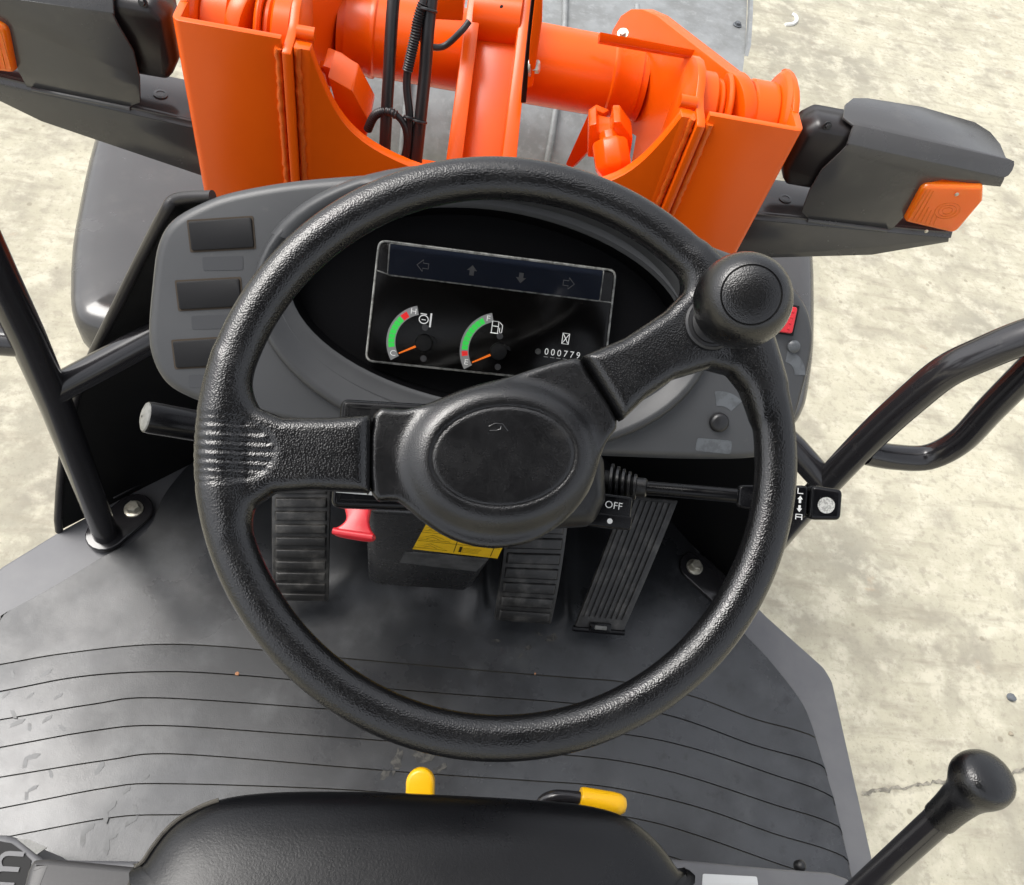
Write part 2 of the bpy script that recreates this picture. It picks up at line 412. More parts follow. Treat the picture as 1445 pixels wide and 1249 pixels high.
def concrete():
    m = mat('worn_concrete', (.385, .360, .276), .85, .25,
        var=[(1.3, (.465, .438, .336), .36, .60), (.9, (.26, .245, .20), .47, .66, .8), (4.5, (.26, .24, .195), .46, .70, .75), (10, (.56, .527, .418), .44, .66, .75),
             (34, (.29, .265, .21), .50, .68, .6), (120, (.24, .22, .175), .56, .70, .55), (9, (.42, .31, .20), .64, .78, .6)],
        bump=[('fine', 9, .4, .012), ('fine', 60, .4, .004), ('noise', 420, .3, .0012)])
    N, L = m.node_tree.nodes, m.node_tree.links; b = N['Principled BSDF']
    geo = [n for n in N if n.type == 'NEW_GEOMETRY'][0]
    # brushed streaks running across, and small dark pits
    mp = N.new('ShaderNodeMapping'); mp.inputs['Scale'].default_value = (2.2, 13, 1); mp.inputs['Rotation'].default_value = (0, 0, rad(-8)); L.new(geo.outputs['Position'], mp.inputs['Vector'])
    ns = N.new('ShaderNodeTexNoise'); ns.inputs['Scale'].default_value = 1.6; ns.inputs['Detail'].default_value = 8; ns.inputs['Roughness'].default_value = .62; L.new(mp.outputs[0], ns.inputs['Vector'])
    mr = N.new('ShaderNodeMapRange'); mr.inputs['From Min'].default_value = .53; mr.inputs['From Max'].default_value = .74; mr.inputs['To Max'].default_value = .8; L.new(ns.outputs['Fac'], mr.inputs['Value'])
    vo = N.new('ShaderNodeTexVoronoi'); vo.inputs['Scale'].default_value = 9; vo.inputs['Randomness'].default_value = 1; L.new(geo.outputs['Position'], vo.inputs['Vector'])
    vr = N.new('ShaderNodeMapRange'); vr.inputs['From Min'].default_value = .055; vr.inputs['From Max'].default_value = .085; vr.inputs['To Min'].default_value = .55; vr.inputs['To Max'].default_value = 0; L.new(vo.outputs['Distance'], vr.inputs['Value'])
    old = b.inputs['Base Color'].links[0].from_socket
    for fac, c in ((mr.outputs[0], (.27, .245, .19, 1)), (vr.outputs[0], (.20, .175, .13, 1))):
        mx = N.new('ShaderNodeMix'); mx.data_type = 'RGBA'; L.new(old, mx.inputs['A']); mx.inputs['B'].default_value = c; L.new(fac, mx.inputs['Factor']); old = mx.outputs['Result']
    L.new(old, b.inputs['Base Color'])
concrete()
mat('crack_dark', (.16, .15, .125), .95, .1, var=[(60, (.30, .28, .23), .4, .6)])

# ================================================================== setting
g = add('ground', ([(-60, -60, 0), (60, -60, 0), (60, 60, 0), (-60, 60, 0)], [(0, 1, 2, 3)]), 'worn_concrete', None, smooth=0)
g['kind'] = 'structure'; g['label'] = 'pale cream worn concrete yard surface with streaks and pits'
cp = crom([onz(u, v, 0) for u, v in [(1215, 1120), (1245, 1115), (1290, 1108), (1330, 1104), (1400, 1094), (1445, 1086), (1520, 1076)]], 10)
cp2 = [(p[0], p[1] + random.gauss(0, .0030)) for p in cp]
GF = Fr((0, 0, 0), (1, 0, 0), (0, 1, 0))
def stroke_var(P, w, h, f):
    V, F = [], []
    for i, p in enumerate(P):
        ww = w * random.uniform(.4, 1.5); V += [f.pt(p[0], p[1] + ww / 2, h), f.pt(p[0], p[1] - ww / 2, h)]
        if i: F.append([2 * i - 2, 2 * i - 1, 2 * i + 1, 2 * i])
    return V, F
add('crack', stroke_var(cp2, .008, .003, GF), 'crack_dark', g, smooth=0)

# ================================================================== the wheel loader
LD = group('wheel_loader', None, (0, 0, 0), 'orange and grey compact wheel loader seen from the driver\'s seat, black steering wheel in front')
LD['category'] = 'wheel loader'

# ------------------------------------------------------------------ driver's platform and mat
PLT = group('floor_platform', LD, (0, 0, FL), 'grey painted steel step-in platform with bevelled front corners')
FF = Fr((0, 0, FL), (1, 0, 0), (0, 1, 0))
rpx = [(1010, 800), (1085, 868), (1166, 940), (1178, 960), (1238, 1225)]
R = [onz(u, v, FL)[:2] for u, v in rpx]
out = [(.20, .58)] + R[1:2] + [R[2], R[3]] + [R[4], (.66, -.45)]
outl = [(-p[0], p[1]) for p in out[::-1]]
outl[-2] = tuple(onz(80, 748, FL)[:2]); outl[-3] = tuple(onz(0, 797, FL)[:2])
PL = fillet(out + [(-.66, -.45)] + outl[1:], [.0] + [.0] * 1 + [.03, .03] + [0] * 20)
add('deck_plate', slab(PL, -.035, -.006, .004, FF), 'platform_grey', PLT)
mr_px = [(1040, 880), (1085, 930), (1128, 985), (1147, 1025), (1170, 1100), (1186, 1160), (1206, 1249)]
MR = [onz(u, v, FL)[:2] for u, v in mr_px]
ml_px = [(140, 788), (70, 830), (0, 868)]
ML = [onz(u, v, FL)[:2] for u, v in ml_px]
matout = crom([(.20, .54)] + [tuple(onz(u, v, FL)[:2]) for u, v in [(905, 690), (962, 752), (1004, 806)]] + MR, 4)[:, :2].tolist() + [(.58, -.4), (-.585, -.4), (-.575, -.15), (-.572, .06)] + crom([ML[2], ML[1], ML[0]] + [tuple(onz(u, v, FL)[:2]) for u, v in [(205, 750), (236, 690), (300, 632)]] + [(-.20, .54)], 4)[:, :2].tolist()
MATG = group('floor_mat', LD, (0, 0, FL), 'dusty dark rubber floor mat with curved transverse grooves')
add('mat_base', prism(matout, -.0055, -.0028, FF), 'mat_groove', MATG)
L_px = [[(0, 938), (86, 923), (210, 910), (319, 913), (484, 929), (655, 944), (799, 956), (883, 963), (975, 982), (1062, 1014), (1157, 1043)],
        [(0, 976), (113, 955), (225, 948), (338, 953), (544, 972), (655, 981), (799, 992), (937, 1008), (1062, 1051), (1168, 1084)],
        [(0, 1016), (131, 994), (225, 985), (477, 1002), (600, 1012), (750, 1025), (886, 1037), (981, 1057), (1090, 1093), (1174, 1124)],
        [(0, 1055), (128, 1032), (225, 1024), (413, 1036), (600, 1050), (750, 1062), (860, 1072), (961, 1093), (1090, 1135), (1184, 1167)],
        [(0, 1097), (150, 1073), (244, 1064), (477, 1082), (600, 1092), (750, 1102), (860, 1111), (981, 1138), (1090, 1176), (1195, 1211)],
        [(0, 1141), (150, 1112), (233, 1106), (477, 1114), (620, 1126), (780, 1138), (900, 1156), (981, 1178), (1103, 1221), (1200, 1254)],
        [(0, 1183), (150, 1155), (233, 1150), (400, 1153), (620, 1168), (780, 1180), (900, 1198), (981, 1220), (1103, 1263), (1200, 1296)]]
lines = []
for Lp in L_px:
    P = np.array([onz(u, v, FL)[:2] for u, v in Lp]); P = crom([(-.70, P[0][1] - (P[1][1] - P[0][1]) / (P[1][0] - P[0][0]) * (P[0][0] + .70))] + list(P) + [(.70, P[-1][1] - .06)], 6)
    xs = np.linspace(-.62, .62, 110); lines.append(np.c_[xs, np.interp(xs, P[:, 0], P[:, 1])])
mo = np.array(matout)
def mat_span(y):
    """x range of the mat at a given y."""
    xs = []
    for i in range(len(mo)):
        a, b = mo[i], mo[(i + 1) % len(mo)]
        if (a[1] - y) * (b[1] - y) < 0: xs.append(a[0] + (b[0] - a[0]) * (y - a[1]) / (b[1] - a[1]))
    return (min(xs), max(xs)) if len(xs) > 1 else (-.5, .5)
def clipx(P):
    o = []
    for x, y in P:
        a, b = mat_span(y)
        o.append((min(max(x, a + .002), b - .002), y))
    return o
GAP = .00055
def strip(top, bot):
    a = clipx([(x, y - GAP) for x, y in top]); b = clipx([(x, y + GAP) for x, y in bot]); n = len(a)
    V = [FF.pt(x, y, -.0006) for x, y in a] + [FF.pt(x, y, .0016) for x, y in b]       # each strip tips up towards the driver
    Vb = [FF.pt(x, y, -.003) for x, y in a] + [FF.pt(x, y, -.003) for x, y in b]
    F = [[i, n + i, n + i + 1, i + 1] for i in range(n - 1)]
    m = 2 * n
    F += [[i, i + 1, m + i + 1, m + i] for i in range(n - 1)] + [[n + i + 1, n + i, m + n + i, m + n + i + 1] for i in range(n - 1)]
    return V + Vb, F
for i in range(6): add('mat_strip', strip(lines[i], lines[i + 1]), 'mat_rubber', MATG, smooth=25)
add('mat_strip', strip(lines[6], np.c_[np.linspace(-.62, .62, 110), np.full(110, -.38)]), 'mat_rubber', MATG, smooth=25)
# plain front field of the mat, with the moulded humps in front of the pedals
def front_field():
    xs = lines[0][:, 0]; ny = 48; V, F = [], []
    keep = []
    for j in range(ny + 1):
        for i, x in enumerate(xs):
            y0 = lines[0][i, 1] + GAP; y1 = .535
            y = y0 + (y1 - y0) * j / ny
            a, b = mat_span(min(y, .535)); xx = min(max(x, a + .002), b - .002)
            h = .0012
            h += .022 * math.exp(-((xx + .11) / .045) ** 2) / (1 + math.exp(-(y - .185) / .010))
            h += .030 * math.exp(-((xx - .02) / .07) ** 2) / (1 + math.exp(-(y - .19) / .012))
            h += .020 * math.exp(-((xx - .075) / .025) ** 2) / (1 + math.exp(-(y - .165) / .008))
            h += .016 * math.exp(-((xx - .205) / .014) ** 2) / (1 + math.exp(-(y - .165) / .006))
            V.append(FF.pt(xx, y, h))
    n = len(xs)
    for j in range(ny):
        for i in range(n - 1): F.append([j * n + i, j * n + i + 1, (j + 1) * n + i + 1, (j + 1) * n + i])
    return V, F
add('mat_front_field', front_field(), 'mat_rubber', MATG, smooth=60)
def mat_h(x, y):
    ys = [np.interp(x, l[:, 0], l[:, 1]) for l in lines] + [-.38]
    for k in range(len(ys) - 1):
        if ys[k + 1] <= y <= ys[k]: return -.0006 + .0022 * (ys[k] - y) / (ys[k] - ys[k + 1])
    return .0012
# boot prints: little chevron marks of the sole
marks = [(65, 950, 40), (18, 951, -60), (8, 980, 60), (42, 982, 50), (82, 983, 40), (20, 1008, -50), (24, 1020, 30), (42, 1026, -70), (66, 1015, 45),
         (88, 1027, -40), (45, 1068, 20), (36, 1078, -80), (72, 1092, -60), (46, 1113, 35), (38, 1124, -75), (140, 1085, 70), (205, 1098, 45), (178, 1116, 45),
         (155, 1140, 50), (150, 1152, -75), (192, 1142, -60), (124, 1170, 45), (117, 1184, -80), (158, 1181, 30), (151, 1194, -80), (185, 1158, 40)]
for u, v, a in marks:
    p = onz(u, v, FL); s = random.uniform(.55, .95); f = Fr((p[0], p[1], FL + mat_h(p[0], p[1]) + random.uniform(.0003, .0006)), (math.cos(rad(a)), math.sin(rad(a)), 0), (-math.sin(rad(a)), math.cos(rad(a)), 0))
    add('tread_mark', flat(np.array([(-.010, -.003), (.006, -.0035), (.011, .001), (.004, .0035), (-.007, .002)]) * s, 0, f), 'boot_mark', MATG, smooth=0)
for u, v, a, s in [(600, 1065, 20, 2.2), (560, 1075, 80, 1.6), (545, 1090, 60, 1.4), (780, 900, 30, 1.3), (745, 915, 40, .7), (760, 895, -20, .5), (700, 905, 10, .6), (735, 925, 50, .5), (590, 1052, 50, 1.1), (620, 1085, 30, 1.0)]:
    p = onz(u, v, FL); f = Fr((p[0], p[1], FL + mat_h(p[0], p[1]) + random.uniform(.0005, .0010)), (math.cos(rad(a)), math.sin(rad(a)), 0), (-math.sin(rad(a)), math.cos(rad(a)), 0))
    P = [(r * math.cos(t) * .012 * s, r * math.sin(t) * .005 * s) for t, r in zip(np.linspace(0, 2 * math.pi, 14, endpoint=False), np.random.uniform(.45, 1.1, 14))]
    add('mud_smear', flat(P, 0, f), 'mud_mark', MATG, smooth=0)

# ------------------------------------------------------------------ front of the cab: side shroud, firewall
SHR = group('cab_front_shroud', LD, (0, .33, FL), 'black sheet-metal shroud below the dashboard')
def ruled(A, B, n=1):
    V = list(A) + list(B); m = len(A); return V, [[i, i + 1, m + i + 1, m + i] for i in range(m - 1)]
el = crom([onz(u, v, z) for u, v, z in [(300, 277, 1.485), (250, 281, 1.47), (232, 302, 1.455), (200, 362, 1.38), (165, 432, 1.3), (130, 502, 1.2), (105, 565, 1.1), (88, 650, .98), (81, 745, .852)]], 5); el[-1][2] = .843
inner = np.array([(-.20, .55 - .22 * min(max((p[2] - .85) / .5, 0), 1), min(p[2], 1.33)) for p in el])
add('side_panel', ruled(el, inner), 'matte_black', SHR, smooth=50)
add('edge_trim', tube(el, .0055, 10), 'hose_rubber', SHR, 'black ribbed rubber edge trim along the left shroud')
er = crom([(.27, .25, 1.40), (.33, .28, 1.33), (.385, .297, 1.24), (.43, .303, 1.13), (.475, .28, 1.0), (.51, .245, .842)], 5)
innr = np.array([(.20, .55 - .22 * min(max((p[2] - .85) / .5, 0), 1), min(p[2], 1.33)) for p in er])
add('side_panel', ruled(er, innr), 'matte_black', SHR, smooth=50)
add('firewall', prism3([(-.205, .555, FL - .03), (.205, .555, FL - .03), (.205, .335, 1.36), (-.205, .335, 1.36)], (0, .01, .004)), 'matte_black', SHR)
for u, v, y in [(148, 662, .345)]:
    p = ony(u, v, y); add('plug', lathe([(.012, 0), (.012, .003), (.009, .006), (0.001, .007)], axis_frame(p + [0, .01, 0], p - [0, .05, 0]), 20), 'black_moulded_plastic', SHR)
add('floor_seam_rail', tube([onz(*p, FL + .004) for p in [(160, 703), (275, 640), (380, 585)]], .003, 8), 'tube_paint', SHR)

# ------------------------------------------------------------------ dashboard
TD = rad(42)
DF = Fr(dep(690, 430, .75), (1, 0, 0), (0, math.cos(TD), math.sin(TD)))
DSH = group('dashboard', LD, DF.o, 'dark grey moulded dashboard with rounded ends and oval instrument cowl')
dpx = [(330, 268), (285, 283), (240, 309), (219, 345), (211, 400), (206, 465), (211, 505), (230, 540), (262, 561), (310, 577), (420, 600), (560, 625), (700, 640), (860, 646), (980, 650), (1065, 648),
       (1100, 634), (1122, 600), (1138, 548), (1150, 495), (1150, 460), (1138, 425), (1108, 390), (1060, 366), (1000, 343), (920, 300), (800, 258), (690, 242), (590, 240), (500, 246), (410, 254)]
dash2 = crom([DF.px(u, v) for u, v in dpx], 5, True)
IN = ell(.004, -.004, .184, .089, 72, e=1.92)               # opening of the instrument well
OUT = ell(.002, -.010, .212, .128, 72)                      # outer foot of the cowl
OUT_s = ell(.002, -.010, .206, .122, 72)
def dash_panel():
    r = .010; rings = [(0, -.055), (0, -r)] + [(r - r * math.cos(t), -r + r * math.sin(t)) for t in np.linspace(0, math.pi / 2, 5)[1:]]
    side = pillow(dash2, rings, DF, cap=False, base=True)
    top = inset(dash2, r)
    hole = ell(.002, -.010, .190, .098, 72)
    tri = tessellate_polygon([[Vector((p[0], p[1], 0)) for p in top], [Vector((p[0], p[1], 0)) for p in hole]])
    P = np.vstack([top, hole]); tv = DF.pts(np.c_[P, np.zeros(len(P))])
    return join(side, (tv, [list(t) for t in tri]))
add('panel', dash_panel(), 'dash_grey_plastic', DSH, smooth=45)
def cowl():
    # outer foot -> raised lip -> concave flank -> edge of the well -> well wall
    L_ = [(OUT, .0005), (inset(OUT, .001), .006), (inset(OUT, .0035), .0095), (inset(OUT, .0065), .0105), (inset(OUT, .010), .0085)]
    for t in (.25, .5, .75, 1.0):
        a = inset(OUT, .010); b = ell(.004, -.004, .188, .093, 72, e=1.95)
        L_.append((a * (1 - t) + b * t, .0085 * (1 - t) ** 1.6 - .004 * t))
    L_ += [(ell(.004, -.004, .186, .091, 72, e=1.93), -.0042), (IN, -.0062)]
    n = 72; V = np.vstack([DF.pts(np.c_[p, np.full(n, h)]) for p, h in L_]); F = []
    for j in range(len(L_) - 1):
        for i in range(n): k = (i + 1) % n; F.append([j * n + i, j * n + k, (j + 1) * n + k, (j + 1) * n + i])
    return V, F
add('instrument_cowl', cowl(), 'dash_bezel_plastic', DSH, smooth=55)
def well():
    n = 72; A = DF.pts(np.c_[IN, np.full(n, -.0062)]); B = DF.pts(np.c_[inset(IN, .003), np.full(n, -.034)])
    return np.vstack([A, B]), [[i, (i + 1) % n, n + (i + 1) % n, n + i] for i in range(n)] + [list(range(n, 2 * n))]
add('instrument_well', well(), 'well_black', DSH, smooth=40)
# hood of the cowl: the brow that stands up above the panel's far edge
brow = [(ell(.002, -.010, .212, .128, 72)[k]) for k in range(4, 33)]
def brow_vf():
    V, F = [], []; m = len(brow)
    for i, p in enumerate(brow):
        t = math.sin(math.pi * i / (m - 1)); c = np.array([.002, -.010]); d = (p - c); d /= np.linalg.norm(d)
        for off, h in ((.0, .001), (.0015, .004 + .008 * t), (-.002, .008 + .014 * t), (-.008, .010 + .016 * t), (-.016, .008 + .013 * t), (-.022, .003 + .006 * t), (-.026, -.003)):
            q = p + d * off; V.append(DF.pt(q[0], q[1], h))
    for i in range(m - 1):
        for j in range(6): F.append([i * 7 + j, i * 7 + j + 1, (i + 1) * 7 + j + 1, (i + 1) * 7 + j])
    return V, F
add('cowl_brow', brow_vf(), 'dash_bezel_plastic', DSH, smooth=60)
# blank switch plates with their dusty joints, and a faint sticker below each
sw = [[(264, 311), (357, 305), (361, 351), (269, 356)], [(247, 396), (340, 391), (343, 434), (252, 439)], [(242, 480), (335, 474), (339, 516), (247, 521)]]
for k, q in enumerate(sw):
    P = [DF.px(u, v) for u, v in q][::-1]
    S = group('switch_blank', DSH, DF.pt(*np.mean(P, 0)))
    add('joint', prism(fillet(inset(P, -.0003), .0015, 2), -.001, .0005, DF), 'gap_dust', S, smooth=0)
    add('cover', prism(fillet(inset(P, .0013), .002, 3), -.001, .0022, DF), 'blank_plate_black', S, bevel=.0006, bang=60)
for q in [[(285, 363), (343, 361), (343, 381), (287, 382)], [(270, 446), (328, 444), (328, 463), (271, 465)], [(266, 529), (320, 527), (320, 545), (267, 547)]]:
    P = [DF.px(u, v) for u, v in q][::-1]; add('switch_sticker', prism(fillet(P, .002, 3), .0, .0004, DF), 'grey_sticker', DSH)
# right side: plug, stickers, red hazard switch
c = DF.px(1014, 596)
add('round_plug', lathe([(.0095, 0), (.0095, .003), (.0085, .005), (.006, .0062), (.001, .0066)], DF.at(*c), 28), 'black_moulded_plastic', DSH)
def fan(u, v, r0, r1, a0, a1):
    c = DF.px(u, v); P = arc(*c, r1, a0, a1, 10) + arc(*c, r0, a1, a0, 10); return prism(P, 0, .0004, DF)
add('fan_sticker', fan(1014, 596, .016, .030, rad(50), rad(108)), 'worn_sticker', DSH)
add('fan_sticker', fan(1104, 528, .012, .023, rad(5), rad(88)), 'worn_sticker', DSH)
c = DF.px(1119, 489); add('small_plug', lathe([(.006, 0), (.006, .003), (.003, .005), (.001, .0052)], DF.at(*c), 20), 'worn_sticker', DSH)
P = [DF.px(u, v) for u, v in [(984, 618), (1033, 622), (1031, 641), (981, 636)]][::-1]
add('worn_rectangle_sticker', prism(fillet(P, .003, 3), 0, .0004, DF), 'worn_sticker', DSH)
HZ = group('hazard_switch', DSH, DF.pt(*DF.px(1112, 452)), 'red hazard rocker switch')
P = [DF.px(u, v) for u, v in [(1085, 425), (1127, 432), (1118, 474), (1078, 468)]][::-1]
add('housing', prism(P, -.001, .002, DF), 'matte_black', HZ)
P = [DF.px(u, v, .006) for u, v in [(1088, 428), (1125, 434), (1117, 471), (1081, 466)]][::-1]
add('rocker', slab(fillet(P, .0025, 3), .001, .008, .0012, DF), 'red_plastic', HZ)
for k in range(4):
    c = DF.px(1119 - k * 2.2, 440 + k * 8, .008); add('grip_dot', lathe([(.0012, 0), (.0008, .0008), (.0001, .001)], DF.at(*c, .008), 8), 'red_plastic', HZ)

# ------------------------------------------------------------------ instrument cluster in the well
H0 = -.020
INS = group('instrument_cluster', LD, DF.pt(0, 0, H0), 'black instrument display with two gauges, arrow lamps and hour meter')
def dp(u, v): return DF.px(u, v, H0)
TL, TR, BR, BL = dp(534, 338), dp(870, 381), dp(851, 545), dp(515, 510)
face = fillet([BL, BR, TR, TL], .008, 6)
add('display_base', slab(face, H0 - .010, H0, .002, DF), 'screen_black', INS)
def wire(P, r, closed=False): return tube(DF.pts(np.c_[np.asarray(P), np.full(len(P), H0 + .0006)]), r, 8, closed)
add('cover_edge', wire(inset(face, .0008), .0011, True), 'clear_edge', INS, 'clear plastic rim of the display cover')
navy = [dp(550, 343), dp(852, 381), dp(846, 425), dp(547, 388)]
add('indicator_strip', prism(fillet(navy[::-1], .001, 2), H0, H0 + .0007, DF), 'screen_navy', INS, 'dark navy indicator strip')
add('strip_rim', wire(fillet(navy[::-1], .002, 3), .0007, True), 'clear_edge', INS)
add('strip_rim', wire([dp(530, 381), dp(547, 387)], .0006), 'clear_edge', INS)
add('strip_rim', wire([dp(846, 425), dp(864, 427)], .0006), 'clear_edge', INS)
HP = H0 + .0011
mc = bpy.data.materials.new('clear_cover'); mc.use_nodes = True; _n = mc.node_tree.nodes; _l = mc.node_tree.links; _n.remove(_n['Principled BSDF'])
_t = _n.new('ShaderNodeBsdfTransparent'); _g = _n.new('ShaderNodeBsdfGlossy'); _g.inputs['Roughness'].default_value = .08
_f = _n.new('ShaderNodeFresnel'); _f.inputs['IOR'].default_value = 1.40; _m = _n.new('ShaderNodeMixShader')
_l.new(_f.outputs[0], _m.inputs[0]); _l.new(_t.outputs[0], _m.inputs[1]); _l.new(_g.outputs[0], _m.inputs[2]); _l.new(_m.outputs[0], _n['Material Output'].inputs['Surface'])
M['clear_cover'] = mc
add('cover_glass', flat(inset(face, .001), H0 + .0055, DF), 'clear_cover', INS, 'clear plastic display cover', smooth=0)
def ind_arrow(name, u, v, rot, solid, s):
    c = dp(u, v); P = np.array([(0, 1), (.95, .0), (.42, 0), (.42, -.9), (-.42, -.9), (-.42, 0), (-.95, 0)]) * s
    ca, sa = math.cos(rot), math.sin(rot); P = [(c[0] + x * ca - y * sa, c[1] + x * sa + y * ca) for x, y in P]
    add(name, flat(P, HP, DF) if solid else line2(P, .0008, HP, DF, True), 'print_grey' if not solid else 'print_dark_grey', INS, smooth=0)
ind_arrow('turn_arrow_mark', 597, 375, math.pi / 2, False, .0056)
ind_arrow('direction_arrow_mark', 666, 382, 0, True, .0050)
ind_arrow('direction_arrow_mark', 735, 392, math.pi, True, .0050)
ind_arrow('turn_arrow_mark', 802, 400, -math.pi / 2, False, .0056)
def gauge(name, cu, cv, su, sv, label, segs, top, bottom, lt, lb):
    """su, sv: a photo point on the arc's middle line gives the radius; segs: list of (a0, a1, material)."""
    c = dp(cu, cv); e = dp(su, sv); r = math.hypot(e[0] - c[0], e[1] - c[1])
    G = group(name, INS, DF.pt(*c, HP), label)
    w = .0048
    back = arc(*c, r + w, top, bottom, 26) + arc(*c, r - w * .75, bottom, top, 26)
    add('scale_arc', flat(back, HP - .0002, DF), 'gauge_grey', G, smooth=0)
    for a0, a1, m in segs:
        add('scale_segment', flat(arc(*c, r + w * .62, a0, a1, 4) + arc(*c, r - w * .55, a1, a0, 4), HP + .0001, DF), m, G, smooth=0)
    an = bottom - rad(5); tip = (c[0] + (r - w) * math.cos(an), c[1] + (r - w) * math.sin(an)); nn = np.array([-math.sin(an), math.cos(an)]) * .0011
    b = (c[0] + .006 * math.cos(an), c[1] + .006 * math.sin(an))
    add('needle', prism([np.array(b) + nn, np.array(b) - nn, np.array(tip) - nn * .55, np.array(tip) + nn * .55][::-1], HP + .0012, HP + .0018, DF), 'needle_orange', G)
    add('needle_hub', lathe([(.0082, HP), (.0082, HP + .002), (.0074, HP + .0028), (.0001, HP + .003)], Fr(DF.pt(*c), DF.x, DF.y), 28), 'black_moulded_plastic', G)
    add('hub_tab', prism([(c[0] + .005, c[1] + .004), (c[0] + .0115, c[1] + .002), (c[0] + .0105, c[1] + .0055), (c[0] + .005, c[1] + .0075)], HP, HP + .0012, DF), 'black_moulded_plastic', G)
    for s in (1, -1):
        q = (c[0] + .0005 - s * .001, c[1] + s * .0145)
        add('screw', lathe([(.0030, HP), (.0030, HP + .0006), (.0016, HP + .0007), (.0012, HP + .0003)], Fr(DF.pt(*q), DF.x, DF.y), 14), 'print_grey', G)
    for s, ang in ((lt, top + rad(8)), (lb, bottom - rad(9))):
        p = (c[0] + (r + w * .1) * math.cos(ang), c[1] + (r + w * .1) * math.sin(ang))
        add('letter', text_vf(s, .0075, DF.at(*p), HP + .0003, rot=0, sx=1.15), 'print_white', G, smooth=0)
    return c, G
D = math.pi / 180
seg1 = [((139.5 + 8.0 * k) * D, (139.5 + 8.0 * k + 7.2) * D, 'print_green') for k in range(7)]
c1, G1 = gauge('temperature_gauge', 598, 484, 553, 490, 'coolant temperature gauge reading C', [((126) * D, 138 * D, 'print_red')] + seg1, 107 * D, 215 * D, 'H', 'C')
seg2 = [((123 + 7.8 * k) * D, (123 + 7.8 * k + 7.0) * D, 'print_green') for k in range(8)]
c2, G2 = gauge('fuel_gauge', 703, 496, 656, 500, 'fuel gauge with its needle on E', seg2 + [(187 * D, 195 * D, 'print_red')], 107 * D, 215 * D, 'F', 'E')
# pictograms: thermometer in a coolant round, fuel pump, hourglass
c = dp(598, 450); w = .0009
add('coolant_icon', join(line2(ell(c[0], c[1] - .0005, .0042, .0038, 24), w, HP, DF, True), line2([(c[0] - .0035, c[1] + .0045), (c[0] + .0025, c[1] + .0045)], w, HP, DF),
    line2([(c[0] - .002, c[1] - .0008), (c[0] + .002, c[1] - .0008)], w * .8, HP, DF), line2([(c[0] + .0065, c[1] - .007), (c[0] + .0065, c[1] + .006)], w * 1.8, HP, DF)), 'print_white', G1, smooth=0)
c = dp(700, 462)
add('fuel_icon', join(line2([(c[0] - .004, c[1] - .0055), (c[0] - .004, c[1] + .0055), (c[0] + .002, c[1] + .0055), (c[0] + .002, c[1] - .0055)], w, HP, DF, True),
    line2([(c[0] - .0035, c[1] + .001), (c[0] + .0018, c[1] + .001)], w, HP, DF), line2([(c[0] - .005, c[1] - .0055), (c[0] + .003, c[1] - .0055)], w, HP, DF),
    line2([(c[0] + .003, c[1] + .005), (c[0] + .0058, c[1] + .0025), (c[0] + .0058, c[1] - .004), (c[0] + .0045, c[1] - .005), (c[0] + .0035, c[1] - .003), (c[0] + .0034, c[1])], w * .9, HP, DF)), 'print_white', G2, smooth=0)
HM = group('hour_meter', INS, DF.pt(*dp(800, 500), HP), 'hour meter reading 00077')
c = dp(798, 478)
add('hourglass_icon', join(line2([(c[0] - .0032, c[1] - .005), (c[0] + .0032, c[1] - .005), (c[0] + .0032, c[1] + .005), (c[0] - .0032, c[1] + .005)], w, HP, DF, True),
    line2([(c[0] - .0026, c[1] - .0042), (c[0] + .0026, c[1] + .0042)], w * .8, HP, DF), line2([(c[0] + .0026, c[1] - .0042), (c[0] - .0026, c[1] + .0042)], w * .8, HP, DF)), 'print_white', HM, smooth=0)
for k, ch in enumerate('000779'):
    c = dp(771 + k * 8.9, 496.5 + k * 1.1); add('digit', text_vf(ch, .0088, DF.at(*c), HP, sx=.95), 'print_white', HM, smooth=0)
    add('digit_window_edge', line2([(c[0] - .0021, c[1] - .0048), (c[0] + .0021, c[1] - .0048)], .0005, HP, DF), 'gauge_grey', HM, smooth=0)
c = dp(759, 496); add('screw', lathe([(.0028, HP), (.0028, HP + .0006), (.0014, HP + .0007), (.001, HP + .0003)], Fr(DF.pt(*c), DF.x, DF.y), 14), 'cap_grey', HM)

# ------------------------------------------------------------------ steering wheel
TW = rad(27)
WC = dep(718, 633, .544)
WF = Fr(WC, (1, 0, 0), (0, math.cos(TW), math.sin(TW)))
SW = group('steering_wheel', LD, WC, 'large black grained two-spoke steering wheel')
RM, RT = .1864, .0142
spl = [WF.px(u, v) for u, v in [(523, 586), (470, 590), (400, 590), (366, 576), (347, 545), (338, 515), (312, 500), (298, 600), (300, 700), (318, 765), (340, 750), (358, 716), (388, 696), (440, 692), (522, 696)]]
spr = [WF.px(u, v) for u, v in [(822, 503), (880, 478), (935, 442), (962, 415), (970, 390), (962, 362), (990, 350), (1075, 420), (1100, 540), (1068, 590), (1050, 550), (1030, 528), (1000, 520), (950, 535), (910, 562), (877, 594)]]
GR = [(WF.px(x0, y), WF.px(x1, y + 4)) for y, x0, x1 in [(598, 283, 350), (610, 281, 372), (623, 280, 383), (636, 280, 386), (649, 280, 384), (661, 281, 374), (671, 283, 352)]]
GO = [WF.px(u, v) for u, v in [(276, 588), (320, 590), (355, 597), (380, 612), (391, 633), (386, 655), (365, 672), (325, 680), (276, 682)]]
